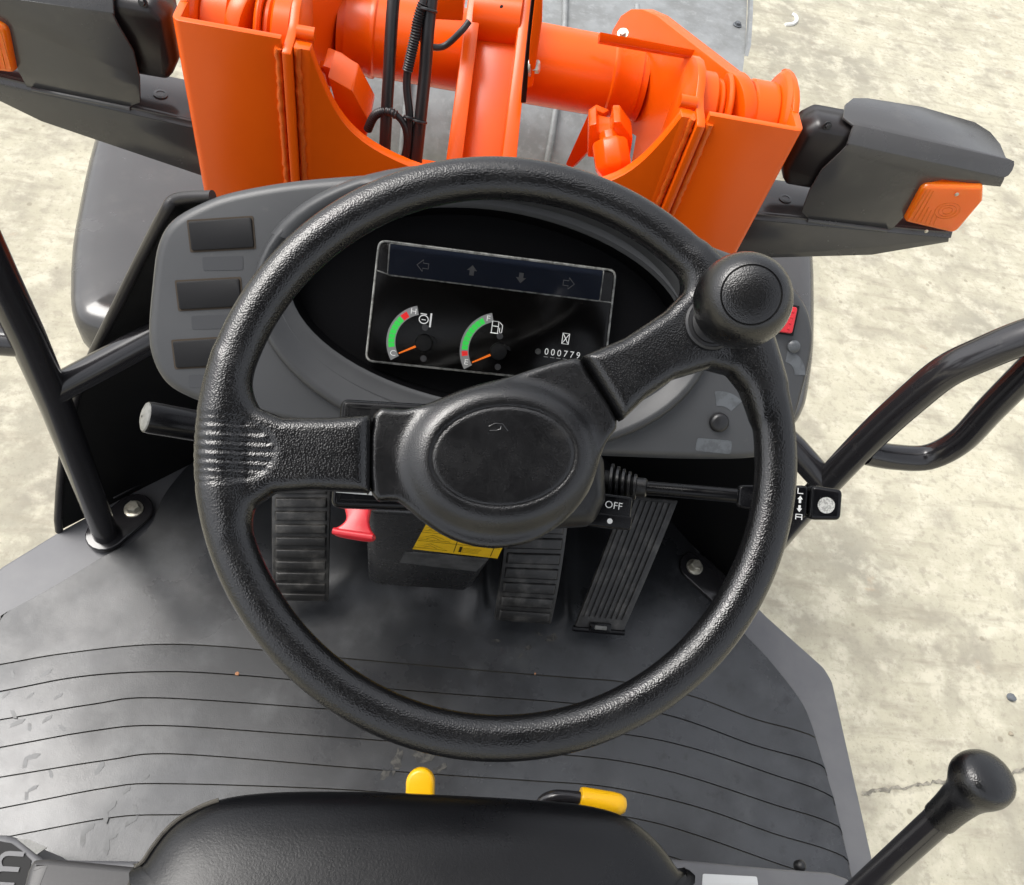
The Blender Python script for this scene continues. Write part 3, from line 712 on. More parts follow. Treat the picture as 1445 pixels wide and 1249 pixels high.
def wheel_fn(A, B, C):
    R_ = np.sqrt(A * A + B * B)
    # rim: slightly squarish section with a soft ridge on the driver's side
    a = R_ - RM; b = C
    th = np.arctan2(b, -a)
    d = np.sqrt(a * a * 1.0 + b * b) - RT - .0006 * np.cos(3 * th - 1.2)
    A2, B2 = A[:, :, 0], B[:, :, 0]
    for P in (spl, spr):
        d2 = poly_sd(P, A2, B2)[:, :, None]
        s = extr(d2, C, -.0025, .0125, .0085)
        d = smin(d, s, .010)
    gro = np.zeros(A2.shape)
    for p, q in GR:
        p, q = np.array(p), np.array(q); e = q - p; t = np.clip(((A2 - p[0]) * e[0] + (B2 - p[1]) * e[1]) / e.dot(e), 0, 1)
        dd = np.hypot(A2 - p[0] - e[0] * t, B2 - p[1] - e[1] * t); gro = np.maximum(gro, np.exp(-(dd / .0019) ** 2))
    for p, q in zip(GO[:-1], GO[1:]):
        p, q = np.array(p), np.array(q); e = q - p; t = np.clip(((A2 - p[0]) * e[0] + (B2 - p[1]) * e[1]) / e.dot(e), 0, 1)
        dd = np.hypot(A2 - p[0] - e[0] * t, B2 - p[1] - e[1] * t); gro = np.maximum(gro, .7 * np.exp(-(dd / .0012) ** 2))
    return d + .0011 * gro[:, :, None] * (C > -.012)
add('rim', sdf_mesh(wheel_fn, (-.206, -.206, -.022), (.206, .206, .022), .00115, WF), 'black_grained_plastic', SW, 'black pebble-grained steering wheel rim with spokes moulded in', smooth=180)
hubp = [WF.px(u, v) for u, v in [(527, 584), (570, 577), (640, 560), (730, 527), (812, 504), (832, 528), (872, 592), (858, 622), (842, 655), (828, 695), (795, 738), (748, 766), (692, 774), (640, 762), (596, 735), (560, 706), (524, 697)]]
hubp = crom(hubp, 3, True)
hc = WF.px(709, 645); he = rad(11)
def hub_fn(A, B, C):
    A2, B2 = A[:, :, 0], B[:, :, 0]
    def eld(rx, ry, cx=0, cy=0):
        u = (A2 - hc[0] - cx) * math.cos(he) + (B2 - hc[1] - cy) * math.sin(he); v = -(A2 - hc[0] - cx) * math.sin(he) + (B2 - hc[1] - cy) * math.cos(he)
        k = np.sqrt((u / rx) ** 2 + (v / ry) ** 2); return (k - 1) * min(rx, ry) * (1 - .0), k
    d2 = poly_sd(hubp, A2, B2)[:, :, None]
    base = extr(d2, C, -.016, .0165, .004)
    de, k = eld(.0640, .0500)
    dome = extr(de[:, :, None], C, -.012, .0215, .013)
    d = smin(base, dome, .007)
    d3, k3 = eld(.047, .0325)
    d = d + (.0008 * np.exp(-(d3 / .0009) ** 2) + .0006 * np.clip(1 - k3, 0, 1) ** .8)[:, :, None] * (C > -.005)
    return d
add('hub_cover', sdf_mesh(hub_fn, (-.10, -.075, -.036), (.085, .085, .02), .0009, WF, relax=3), 'hub_plastic', SW, 'black hub cover with oval horn pad', smooth=180)
c = WF.px(702, 603, .008)
horn = join(tube(WF.pts([(c[0] + x, c[1] + y, .0094) for x, y in [(-.006, -.0005), (-.002, .0022), (.003, .0024), (.0055, -.0002), (.007, -.0018)]]), .0004, 6),
            tube(WF.pts([(c[0] + x, c[1] + y, .0092) for x, y in [(-.005, -.003), (-.001, -.0024), (.002, -.0012), (.0022, .001)]]), .0004, 6))
add('horn_symbol', horn, 'hub_plastic', SW)
# dark steel core seen in the slots between spokes and hub
for q in [[(512, 592), (535, 588), (535, 690), (512, 688)], [(808, 516), (838, 500), (886, 584), (860, 600)]]:
    P = [WF.px(u, v, -.012) for u, v in q][::-1]; add('spoke_core', prism(P, -.020, -.010, WF), 'matte_black', SW)
c = WF.px(519, 604, -.006); add('spoke_screw', hexbolt(WF.at(*c, -.012), .0025, .004), 'zinc_bolt', SW)
SK = group('spinner_knob', SW, WF.pt(*WF.px(1003, 456)), 'round black spinner knob with scuffed cap')
kb = WF.at(*WF.px(995, 462), .009)
kc = dep(1047, 425, .478)
ka = (CAM - kc) / np.linalg.norm(CAM - kc) * .5 + WF.n * .5
kf = axis_frame(kc, kc + ka)
add('base_washer', lathe([(.0185, 0), (.0185, .003), (.017, .0042), (.0165, .0036), (.0145, .0036), (.014, .005), (.010, .006)], kb, 36), 'black_moulded_plastic', SK)
add('stem', tube([kb.o, kb.pt(0, 0, .02), kc - kf.n * .012], .0105, 20), 'black_moulded_plastic', SK)
add('ball', lathe([(r, h - .062) for r, h in [(.012, .034), (.019, .037), (.0245, .044), (.0272, .053), (.0278, .062), (.0272, .071), (.0252, .0785), (.022, .0835), (.0185, .0862), (.0171, .0868), (.0168, .0862), (.0164, .0862), (.0160, .0869), (.012, .0882), (.006, .0889), (.0003, .0891)]], kf, 48), 'hub_plastic', SK)

# ------------------------------------------------------------------ steering column, its boxes and stalks
AX = np.array([0, math.sin(TW), -math.cos(TW)])                  # down the column
def cf(s): return Fr(WC + AX * s, (1, 0, 0), (0, math.cos(TW), math.sin(TW)))
CL = group('steering_column', LD, cf(.6).o, 'black steering column with plastic covers')
add('boss', lathe([(.030, -.10), (.030, -.03)], WF, 32), 'black_moulded_plastic', CL)
upc = fillet([WF.px(u, v, -.06) for u, v in [(610, 610), (600, 736), (720, 750), (842, 743), (861, 705), (858, 645), (830, 610)]], .013, 6)
add('upper_cover', pillow(upc, [(.012, -.17), (.004, -.165), (0, -.155), (0, -.075), (.002, -.066), (.007, -.060), (.014, -.057)], WF), 'black_moulded_plastic', CL, smooth=50)
# left switch box
bx = [WF.px(u, v, -.066) for u, v in [(481, 562), (650, 572), (640, 722), (466, 716)]][::-1]
add('switch_box', slab(fillet(bx, .006, 5), -.100, -.066, .004, WF), 'black_gloss_plastic', CL, 'glossy black switch box behind the left spoke')
add('switch_box_recess', line2(inset(fillet(bx, .006, 4), .006), .0012, -.0655, WF, True), 'matte_black', CL, smooth=0)
P = [WF.px(u, v, -.0655) for u, v in [(474, 690), (526, 694), (525, 699), (474, 695)]][::-1]
add('switch_box_label', prism(P, -.066, -.0652, WF), 'white_label', CL)
c = WF.px(517, 692, -.065); add('switch_box_print', text_vf('N', .008, WF.at(*c), -.0650, rot=rad(-20)), 'label_ink', CL, smooth=0)
# OFF collar of the light stalk
OFP = WF.px(868, 718, -.070)
of = WF.at(OFP[0], OFP[1], -.075)
add('light_switch_collar', slab(fillet([(-.03, -.014), (.013, -.0145), (.0135, .0105), (-.03, .011)], .003, 3), -.02, .004, .002, of), 'black_gloss_plastic', CL)
add('light_switch_ring', slab(fillet([(-.03, -.0145), (.0135, -.015), (.0142, -.0045), (-.03, -.004)], .002, 3), -.02, .0058, .0015, of), 'black_gloss_plastic', CL)
add('lettering', text_vf('OFF', .0078, of.at(-.0012, .0022), .0043, rot=rad(-3), sx=1.02), 'paint_white', CL, smooth=0)
add('marker_dot', flat(ell(-.0035, -.0098, .0021, .0021, 16), .0062, of), 'paint_white', CL, smooth=0)
# light stalk on the right: bellows, rod, grip
ST = group('light_stalk', LD, dep(862, 685, .66), 'long black light stalk with arrow symbols and round foil sticker on its tip')
a0, a1 = dep(860, 684, .662), dep(1190, 713, .628)
sf = axis_frame(a0, a1); SLn = np.linalg.norm(a1 - a0)
for k in range(5):
    r = .0172 - k * .0017; h = k * .0047
    add('bellows_ring', lathe([(r - .004, h), (r, h + .0006), (r, h + .0026), (r - .004, h + .0036)], sf, 4 * 6), 'black_moulded_plastic', ST)
add('bellows_core', lathe([(.0115, -.004), (.0065, .026)], sf, 20), 'matte_black', ST)
add('collar', lathe([(.0078, .022), (.0078, .029), (.006, .030)], sf, 20), 'black_moulded_plastic', ST)
add('rod', lathe([(.0056, .028), (.0056, .108)], sf, 20), 'black_gloss_plastic', ST)
# grip faces the driver: frame with x along the stalk and n towards the eye
gx = sf.n; eye = CAM - a1; eye -= gx * eye.dot(gx); eye /= np.linalg.norm(eye)
gf = Fr(a0, gx, np.cross(eye, gx))
def along(u, v):
    q = gf.px(u, v, .008); return q
def grip(x0, x1, w0, w1, t, r): return slab(fillet([(x0, -w0), (x1, -w1), (x1, w1), (x0, w0)], .0045, 4), -t, t, r, gf)
xk = along(1142, 700)[0]; xe = along(1187, 714)[0]
add('grip', grip(.100, xk - .001, .0085, .0128, .0095, .002), 'black_gloss_plastic', ST)
add('grip_end', grip(xk, xe, .0134, .0115, .0105, .003), 'black_gloss_plastic', ST)
c = along(1165, 713); add('foil_sticker', flat(ell(c[0], c[1], .0062, .0062, 28), .0109, gf), 'foil_label', ST, smooth=0)
c = along(1128, 712); q = .0097
pr = join(line2([(c[0] - .002, c[1] + .0125), (c[0] - .002, c[1] + .0085), (c[0] + .002, c[1] + .0085)], .0008, q, gf),
          flat([(c[0] - .002, c[1] + .004), (c[0] + .002, c[1] + .004), (c[0], c[1] + .0068)], q, gf), flat([(c[0] - .0009, c[1] + .0012), (c[0] + .0009, c[1] + .0012), (c[0] + .0009, c[1] + .004), (c[0] - .0009, c[1] + .004)], q, gf),
          flat([(c[0] - .002, c[1] - .003), (c[0], c[1] - .0058), (c[0] + .002, c[1] - .003)], q, gf), flat([(c[0] - .0009, c[1] - .003), (c[0] + .0009, c[1] - .003), (c[0] + .0009, c[1] - .0005), (c[0] - .0009, c[1] - .0005)], q, gf),
          line2([(c[0] - .0022, c[1] - .0115), (c[0] - .0022, c[1] - .0075), (c[0] + .0022, c[1] - .0075), (c[0] + .0022, c[1] - .0115)], .0008, q, gf), line2([(c[0] - .0022, c[1] - .0095), (c[0] + .0022, c[1] - .0095)], .0007, q, gf))
add('symbol_print', pr, 'paint_white', ST, smooth=0)
# plain lever on the left
b0, b1 = dep(203, 588, .59), dep(500, 640, .70)
LV = group('direction_lever', LD, b1, 'black cylindrical lever with grey end cap left of the column')
lf = axis_frame(b0, b1); ln = np.linalg.norm(b1 - b0)
add('grip', lathe([(.0112, .0015), (.0117, .004), (.0117, .09), (.010, .093), (.006, .095), (.006, ln)], lf, 32), 'black_gloss_plastic', LV)
add('end_cap', lathe([(.001, -.0012), (.007, -.0008), (.0102, .0005), (.0114, .0028), (.0114, .004)], lf, 32), 'cap_grey', LV)
add('end_hole', lathe([(.0010, -.0015), (.0001, -.0016)], lf, 10), 'matte_black', LV)
# red tilt lever
RL = group('tilt_lever', LD, dep(500, 735, .80), 'red T-shaped column tilt lever')
tf = Fr(dep(501, 745, .79), MC @ np.array([1, .08, 0]), MC @ np.array([0, -1, .3]))
def tp(u, v): return tf.px(u, v)
P = crom([tp(u, v) for u, v in [(487, 705), (522, 708), (521, 735), (524, 748), (530, 757), (527, 763), (515, 764), (480, 758), (471, 753), (473, 746), (483, 740), (489, 730)]], 4, True)
add('handle', pillow(P, [(.0016, -.006), (.0005, -.0045), (0, -.002), (0, .001), (.0006, .003), (.0016, .0042), (.0024, .0045)], tf), 'red_plastic', RL, smooth=60)
P = crom([tp(u, v) for u, v in [(471, 750), (480, 752), (500, 755), (527, 759)]], 4)
add('handle_lip', tube(tf.pts(np.c_[P, np.full(len(P), .004)]), .0035, 10), 'red_plastic', RL, smooth=60)
# lower column cover with the yellow warning label
def z_at(u, v, z): return onz(u, v, z)
lowA = [onz(u, v, .99) for u, v in [(512, 815), (520, 826), (560, 832), (650, 836), (668, 828)]]          # bottom front edge
def lower_cover():
    rings = []
    prof = [(-.105, .0), (-.10, -.012), (-.085, -.022), (.045, -.022), (.06, -.012), (.066, .0), (.066, .12), (-.105, .12)]
    for s, sc, dy in ((0.0, 1.0, -.0), (.06, 1.0, .0), (.30, .92, .0), (.36, .86, .01)):
        pass
    A = onz(512, 822, .96); Bp = onz(668, 834, .96)
    T0 = onz(513, 720, 1.22); T1 = onz(735, 735, 1.22)
    bot = [(A[0] + .006, A[1] + .006), (A[0] + .02, A[1]), (Bp[0] - .014, Bp[1]), (Bp[0], Bp[1] + .010)]
    top = [(T0[0], T0[1] + .006), (T0[0] + .012, T0[1]), (T1[0] - .012, T1[1]), (T1[0], T1[1] + .008)]
    rr = []
    for z, P in ((.925, [(x, y + .02) for x, y in bot]), (.96, bot), (1.22, top)):
        rr.append([(P[0][0], .36, z)] + [(x, y, z) for x, y in P] + [(P[3][0], .36, z)])
    V = [p for r in rr for p in r]; n = 6; F = []
    for j in range(2):
        for i in range(n): k = (i + 1) % n; F.append([j * n + i, j * n + k, (j + 1) * n + k, (j + 1) * n + i])
    F += [list(range(n))[::-1], list(range(2 * n, 3 * n))]
    return (V, F), np.array([bot[1][0], bot[1][1], .96]), np.array([bot[2][0], bot[2][1], .96]), np.array([top[1][0], top[1][1], 1.22]), np.array([top[2][0], top[2][1], 1.22])
lc, q0, q1, q2, q3 = lower_cover()
add('lower_cover', lc, 'column_plastic', CL, bevel=.008, seg=3, smooth=40)
LFm = Fr((q0 + q1) / 2, (1, 0, 0), (q2 + q3) / 2 - (q0 + q1) / 2)
P = [LFm.px(u, v, .0006) for u, v in [(552, 776), (688, 790), (672, 806), (551, 792)]][::-1]
add('metal_plate', prism(P, -.001, .0012, LFm), 'label_metal', CL, 'brushed metal plate under the yellow label')
WL = group('warning_label', CL, LFm.pt(0, .1))
yl = [(575, 730), (722, 745), (702, 788), (566, 773)]
P = [LFm.px(u, v, .0006) for u, v in yl][::-1]; add('label_sheet', prism(P, -.001, .0008, LFm), 'label_yellow', WL, 'yellow warning label with black line drawings')
def lp(s, t):
    a = np.array(yl, float); return LFm.px(*((1 - s) * ((1 - t) * a[0] + t * a[3]) + s * ((1 - t) * a[1] + t * a[2])), .001)
ink = []
for t in (.12, .42, .70): ink.append(line2([lp(.02, t), lp(.98, t)], .0008, .0012, LFm))
for s in (.06, .54, .92): ink.append(line2([lp(s, .12), lp(s, .96)], .0008, .0012, LFm))
for t0 in (.16, .46, .74):
    ink.append(line2([lp(.12, t0 + .19), lp(.29, t0 + .03), lp(.47, t0 + .19)], .0009, .0012, LFm, True))
    for q_ in (.06, .10, .14, .18): ink.append(line2([lp(.60, t0 + q_), lp(.84 + .05 * math.sin(9 * q_ + t0 * 30), t0 + q_)], .0006, .0012, LFm))
    ink.append(line2([lp(.23, t0 + .16), lp(.29, t0 + .09), lp(.36, t0 + .16)], .0007, .0012, LFm))
ink.append(flat([lp(.585, .76), lp(.61, .76), lp(.61, .93), lp(.585, .93)], .0012, LFm))
add('label_drawing', join(*ink), 'label_ink', WL, smooth=0)

# ------------------------------------------------------------------ pedals
def pad(corners, bulge, nu=6, nv=14, th=.012):
    """Bilinear pad (TL, TR, BL, BR) bowed along its length; returns surface function and slab."""
    TLc, TRc, BLc, BRc = [np.array(c, float) for c in corners]
    n = np.cross(TRc - TLc, TLc - BLc); n /= np.linalg.norm(n)
    def S(s, t, h=0.): return (1 - s) * ((1 - t) * TLc + t * BLc) + s * ((1 - t) * TRc + t * BRc) + n * (bulge * 4 * t * (1 - t) + h)
    V = [S(i / nu, j / nv, hh) for hh in (0, -th) for j in range(nv + 1) for i in range(nu + 1)]; m = nu + 1; k = m * (nv + 1); F = []
    for j in range(nv):
        for i in range(nu):
            q = [j * m + i, j * m + i + 1, (j + 1) * m + i + 1, (j + 1) * m + i]; F += [q[::-1], [x + k for x in q]]
    for j in range(nv):
        for i in (0, nu): a = j * m + i; F.append([a, a + m, a + m + k, a + k])
    for i in range(nu):
        for j in (0, nv): a = j * m + i; F.append([a, a + 1, a + 1 + k, a + k])
    return S, (V, F)
def rib(S, s0, s1, t0, t1, h, ns=1, ntt=1, dip=0.):
    # small raised bar on a pad
    V, F = [], []
    for hh, e in ((-.001, 0), (h, .12)):
        ds, dt = (s1 - s0) * e * .3, (t1 - t0) * e
        for s, t in ((s0 + ds, t0 + dt), (s1 - ds, t0 + dt), (s1 - ds, t1 - dt), (s0 + ds, t1 - dt)): V.append(S(s, t, hh))
    return V, [(3, 2, 1, 0), (4, 5, 6, 7), (0, 1, 5, 4), (1, 2, 6, 5), (2, 3, 7, 6), (3, 0, 4, 7)]
def pedal(name, label, cpx, zs, bulge, nr):
    c = [onz(u, v, z) for (u, v), z in zip(cpx, zs)]
    S, vf = pad(c, bulge); G = group(name, LD, S(.5, .9), label)
    add('pad', vf, 'pedal_rubber', G, bevel=.003, smooth=40)
    for k in range(nr):
        t0 = (k + .10) / nr; t1 = (k + .90) / nr
        add('rib', rib(S, .05, .95, t0, t1, .0035), 'pedal_rubber', G, bevel=.0012, seg=2)
    m = S(.5, .25, -.01); add('pedal_arm', tube([m, m + [0, .03, -.01], (m[0], .35, m[2] + .03)], .010, 10), 'matte_black', G)
    return G
pedal('brake_pedal', 'ribbed black rubber pedal left of the steering column', [(384, 640), (468, 640), (386, 848), (464, 850)], (1.06, 1.06, .90, .90), .020, 12)
pedal('brake_pedal', 'ribbed black rubber pedal right of the steering column', [(716, 690), (806, 690), (698, 876), (778, 882)], (1.02, 1.02, .90, .90), .014, 9)
# accelerator: lengthwise ribs
c = [onz(u, v, z) for (u, v), z in zip([(882, 698), (958, 706), (809, 890), (878, 896)], (1.0, 1.0, .885, .885))]
S, vf = pad(c, .004, th=.010); AG = group('accelerator_pedal', LD, S(.5, .95), 'slanted black accelerator pedal with lengthwise grooves')
add('pad', vf, 'pedal_rubber', AG, bevel=.003, smooth=40)
for k in range(8):
    V, F = [], []; nv = 8; s0, s1 = .06 + .88 * (k + .12) / 8, .06 + .88 * (k + .88) / 8
    for j in range(nv + 1):
        t = .03 + .86 * j / nv; d = (s1 - s0) * .16
        V += [S(s0, t, -.001), S(s0 + d, t, .0028), S(s1 - d, t, .0028), S(s1, t, -.001)]
    for j in range(nv):
        for i in range(3): F.append([j * 4 + i, j * 4 + i + 1, (j + 1) * 4 + i + 1, (j + 1) * 4 + i])
    F += [[0, 1, 2, 3][::-1], [nv * 4 + i for i in range(4)]]
    add('rib', (V, F), 'pedal_rubber', AG, smooth=30)
a, b = S(.30, .955, .002), S(.68, .955, .002)
add('hinge_block', box((-.016, -.006, -.002), (.016, .006, .003), Fr((a + b) / 2, b - a, S(.5, .5) - S(.5, 1))), 'black_gloss_plastic', AG, bevel=.001)
add('hinge_pin', box((-.009, -.003, .002), (.009, .003, .005), Fr((a + b) / 2, b - a, S(.5, .5) - S(.5, 1))), 'cap_grey', AG, bevel=.001)
add('hinge_rod', cyl(S(-.02, .985, -.002), S(1.03, .985, -.002), .0045, 14), 'black_gloss_plastic', AG)

# ------------------------------------------------------------------ handrails
def bend(P, n=8): return crom(P, n)
LR = group('handrail', LD, onz(150, 755, FL), 'dark grey tubular handrail at the left edge of the platform')
lp0 = onz(150, 756, FL)
add('post', tube([lp0, ony(112, 655, .235), ony(75, 560, .235), ony(36, 470, .235), ony(-4, 388, .233), ony(-60, 270, .23), ony(-110, 190, .23)], .0175, 20), 'tube_paint', LR, smooth=60)
add('cross_tube', tube([ony(72, 553, .235), ony(140, 517, .262), ony(235, 466, .30)], .0165, 18), 'tube_paint', LR, smooth=60)
add('outer_loop', tube(bend([ony(u, v, .235) * np.array([-1, 1, 1]) for u, v in [(1222, 638), (1262, 645), (1310, 645), (1355, 622), (1400, 575), (1455, 520), (1520, 455)]], 6), .0150, 18), 'tube_paint', LR, smooth=60)
def flange(f, parent, bolt, slot):
    add('base_flange', slab(slot, -.001, .008, .002, f), 'tube_paint', parent)
    add('washer', lathe([(.0135, .008), (.0135, .0105), (.0125, .011), (.006, .011)], f.at(*bolt), 28), 'zinc_bolt', parent)
    add('bolt', lathe([(.0098, .011), (.0098, .0185), (.0082, .0205), (.0001, .0208)], f.at(*bolt), 6), 'zinc_bolt', parent)
def oblong(p, q, r):
    p, q = np.array(p), np.array(q); a = math.atan2(*(q - p)[::-1]); return arc(*p, r, a + math.pi / 2, a + 1.5 * math.pi, 10) + arc(*q, r, a - math.pi / 2, a + math.pi / 2, 10)
flange(FF, LR, onz(188, 717, FL + .012)[:2], oblong(lp0[:2], onz(190, 722, FL)[:2], .027))
RR = group('handrail', LD, (.48, .23, FL), 'dark grey tubular handrail with outer loop at the right edge of the platform')
rp0 = np.array([.475, .235, FL])
add('post', tube(bend([rp0, ony(1095, 762, .235), ony(1165, 683, .235), ony(1232, 613, .235), ony(1290, 560, .235), ony(1335, 524, .235), ony(1385, 500, .235), ony(1450, 474, .235), ony(1560, 440, .235)], 6), .0170, 20), 'tube_paint', RR, smooth=60)
add('cross_tube', tube([ony(1163, 680, .235), ony(1120, 632, .262), ony(1060, 575, .30)], .0160, 18), 'tube_paint', RR, smooth=60)
add('outer_loop', tube(bend([ony(1222, 638, .235), ony(1262, 645, .235), ony(1310, 645, .235), ony(1355, 622, .235), ony(1400, 575, .235), ony(1455, 520, .235), ony(1520, 455, .235)], 6), .0150, 18), 'tube_paint', RR, smooth=60)
flange(FF, RR, onz(981, 799, FL + .012)[:2], oblong(rp0[:2], onz(980, 802, FL)[:2], .027))

# ------------------------------------------------------------------ seat
SZ = 1.27
SF_ = Fr((0, 0, SZ), (1, 0, 0), (0, 1, 0))
ST_ = group('seat', LD, (0, -.45, FL), 'black vinyl driver\'s seat cushion with dusty stitched edge')
so = [onz(u, v, SZ)[:2] for u, v in [(172, 1260), (198, 1210), (232, 1165), (270, 1138), (320, 1120), (400, 1112), (520, 1112), (640, 1117), (760, 1124), (840, 1133), (892, 1150), (932, 1182), (962, 1222), (985, 1265)]]
so2 = crom([(-.245, -.70)] + [(-.243, -.45)] + so + [(.235, -.45), (.235, -.70)], 5)
def cushion():
    n = len(so2); rg = [(.03, -.10), (.012, -.085), (.004, -.06), (0, -.03), (.001, -.012), (.004, -.002), (.009, .005), (.016, .010), (.026, .0145), (.04, .0185), (.06, .021), (.085, .0225), (.12, .0235), (.16, .024), (.20, .0243)]
    return pillow(so2[::-1], rg, SF_)
add('cushion', cushion(), 'seat_vinyl', ST_, smooth=80)
# stitched piping along the left shoulder
ins = inset(so2[::-1], .0035)[::-1]
pip = [SF_.pt(p[0], p[1], -.0005) for p in ins]
i0 = 8; i1 = 30
add('piping', tube(pip[i0:i1], .0019, 8), 'piping_dusty', ST_, 'dusty piping along the left seat edge')
SLV = group('seat_slide_lever', LD, onz(593, 1120, 1.2), 'rounded yellow seat adjusting tab at the front of the seat, left one')
f = Fr(onz(593, 1114, 1.175), MC[:, 0], -MC[:, 1] + MC[:, 2] * .25)
P = [(-.0135, -.03), (.0135, -.03)] + arc(0, .006, .0135, 0, math.pi, 14)
add('grip', slab(P, -.005, .006, .004, f), 'yellow_vinyl', SLV, smooth=60)
add('rod', tube([f.pt(0, -.02), f.pt(0, -.10) + np.array([0, -.03, 0])], .006, 10), 'tube_paint', SLV)
SRV = group('seat_tilt_lever', LD, onz(845, 1130, 1.18), 'yellow-gripped bent black rod lever at the front of the seat')
p0, p1 = onz(818, 1126, 1.18), onz(884, 1137, 1.18)
gf2 = axis_frame(p0, p1); gl = np.linalg.norm(p1 - p0)
add('grip', lathe([(.006, 0), (.0098, .0006), (.0105, .003), (.0105, gl * .72), (.0098, gl * .86), (.0070, gl * .96), (.002, gl)], gf2, 28), 'yellow_vinyl', SRV, smooth=60)
add('rod', tube(bend([onz(758, 1160, 1.16), onz(764, 1134, 1.17), onz(780, 1124, 1.178), onz(800, 1124, 1.18), onz(826, 1127, 1.18)], 6), .0058, 12), 'tube_paint', SRV, smooth=60)

# seat pedestal and side consoles at the lower edge of the picture
PED = group('seat_pedestal', LD, (0, -.4, FL), 'grey seat pedestal and side consoles')
ZP = 1.06
PF = Fr((0, 0, ZP), (1, 0, 0), (0, 1, 0))
Rp = [onz(u, v, ZP)[:2] for u, v in [(880, 1206), (975, 1214), (1080, 1224), (1172, 1231), (1198, 1240), (1212, 1262)]]
P = fillet([Rp[0], Rp[1], Rp[2], Rp[3], Rp[4], Rp[5], (Rp[5][0] + .02, -.5), (Rp[0][0] - .02, -.5)][::-1], .008, 3)
add('console_top', slab(P, -.20, 0, .005, PF), 'platform_grey', PED)
P = [onz(u, v, ZP + .001)[:2] for u, v in [(992, 1233), (1068, 1237), (1072, 1265), (990, 1262)]][::-1]
add('white_sticker', prism(fillet(P, .002, 3), -.001, .0012, PF), 'white_label', PED)
c = onz(1131, 1222, ZP)[:2]; add('bolt_head', lathe([(.006, -.008), (.006, -.001), (.004, .002), (.001, .003)], PF.at(*c, -.004) if False else Fr(onz(1131, 1221, ZP - .006), (1, 0, 0), (0, 1, 0)), 20), 'black_moulded_plastic', PED)
Lp_ = [onz(u, v, 1.10)[:2] for u, v in [(30, 1262), (38, 1228), (46, 1213), (70, 1211), (190, 1223), (215, 1228)]]
P = fillet(Lp_ + [(-.22, -.5), (-.37, -.5)], .004, 3)
LF2 = Fr((0, 0, 1.10), (1, 0, 0), (0, 1, 0))
add('console_box', slab(P[::-1], -.23, 0, .006, LF2), 'console_paint', PED)
Lq = [onz(u, v, 1.0)[:2] for u, v in [(-40, 1177), (10, 1178), (30, 1185), (62, 1213), (200, 1215)]]
P = fillet(Lq + [(-.24, -.5), (-.45, -.5)], .003, 3)
LF3 = Fr((0, 0, 1.0), (1, 0, 0), (0, 1, 0))
add('side_guard', slab(P[::-1], -.15, 0, .005, LF3), 'platform_grey', PED)
P = [onz(u, v, 1.001)[:2] for u, v in [(0, 1187), (16, 1190), (30, 1200), (44, 1214), (38, 1249), (-10, 1262), (-20, 1200)]][::-1]
add('decal', prism(P, -.001, .0012, LF3), 'matte_black', PED, 'dark decal with grey outlined lettering')
c = onz(5, 1226, 1.002); add('decal_lettering', text_vf('m', .050, Fr(c, (0, 1, 0), (-1, 0, 0)), .0006), 'print_grey', PED, smooth=0)
P = [onz(u, v, 1.001)[:2] for u, v in [(24, 1184), (40, 1184), (66, 1196), (52, 1206)]][::-1]
add('decal_corner', prism(P, -.001, .0014, LF3), 'cap_grey', PED)
add('pedestal_core', box((-.20, -.55, FL), (.20, -.22, 1.14)), 'matte_black', PED, bevel=.01)

# ------------------------------------------------------------------ joystick
JS = group('loader_joystick', LD, dep(1225, 1249, .86), 'black joystick with rounded knob at the right of the seat')
kn = dep(1386, 1100, .66); jb = dep(1195, 1275, .80)
jf = axis_frame(jb, kn); jl = np.linalg.norm(kn - jb)
add('shaft', lathe([(.0124, -.12), (.0124, jl - .055)], jf, 28), 'tube_paint', JS)
nk = jf.n; kx = MC @ np.array([1., 0, 0]); kx -= nk * kx.dot(nk)
jk = Fr(kn, kx, np.cross(nk, kx))
def joy_fn(A, B, C):
    # grip: sleeve flaring into a knob with a flattened top
    s = np.sqrt(A * A + B * B)
    cone = np.sqrt(A * A + B * B) - (.0140 + .003 * np.clip((C + .062) / .04, 0, 1) ** 2); cone = np.maximum(cone, np.maximum(-.064 - C, C + .010))
    ax_, by, cz = A / 1.08, B / .98, (C - .001) / .86
    ball = (np.sqrt(ax_ ** 2 + by ** 2 + cz ** 2) - .0238) * .9
    cut = (C - .0165) * .96 + A * .12 - B * .20
    ball = -smin(-ball, -(cut - .001), .010)
    return smin(cone, ball, .012)
add('knob', sdf_mesh(joy_fn, (-.034, -.034, -.068), (.034, .034, .030), .0012, jk), 'black_grained_plastic', JS, smooth=180)

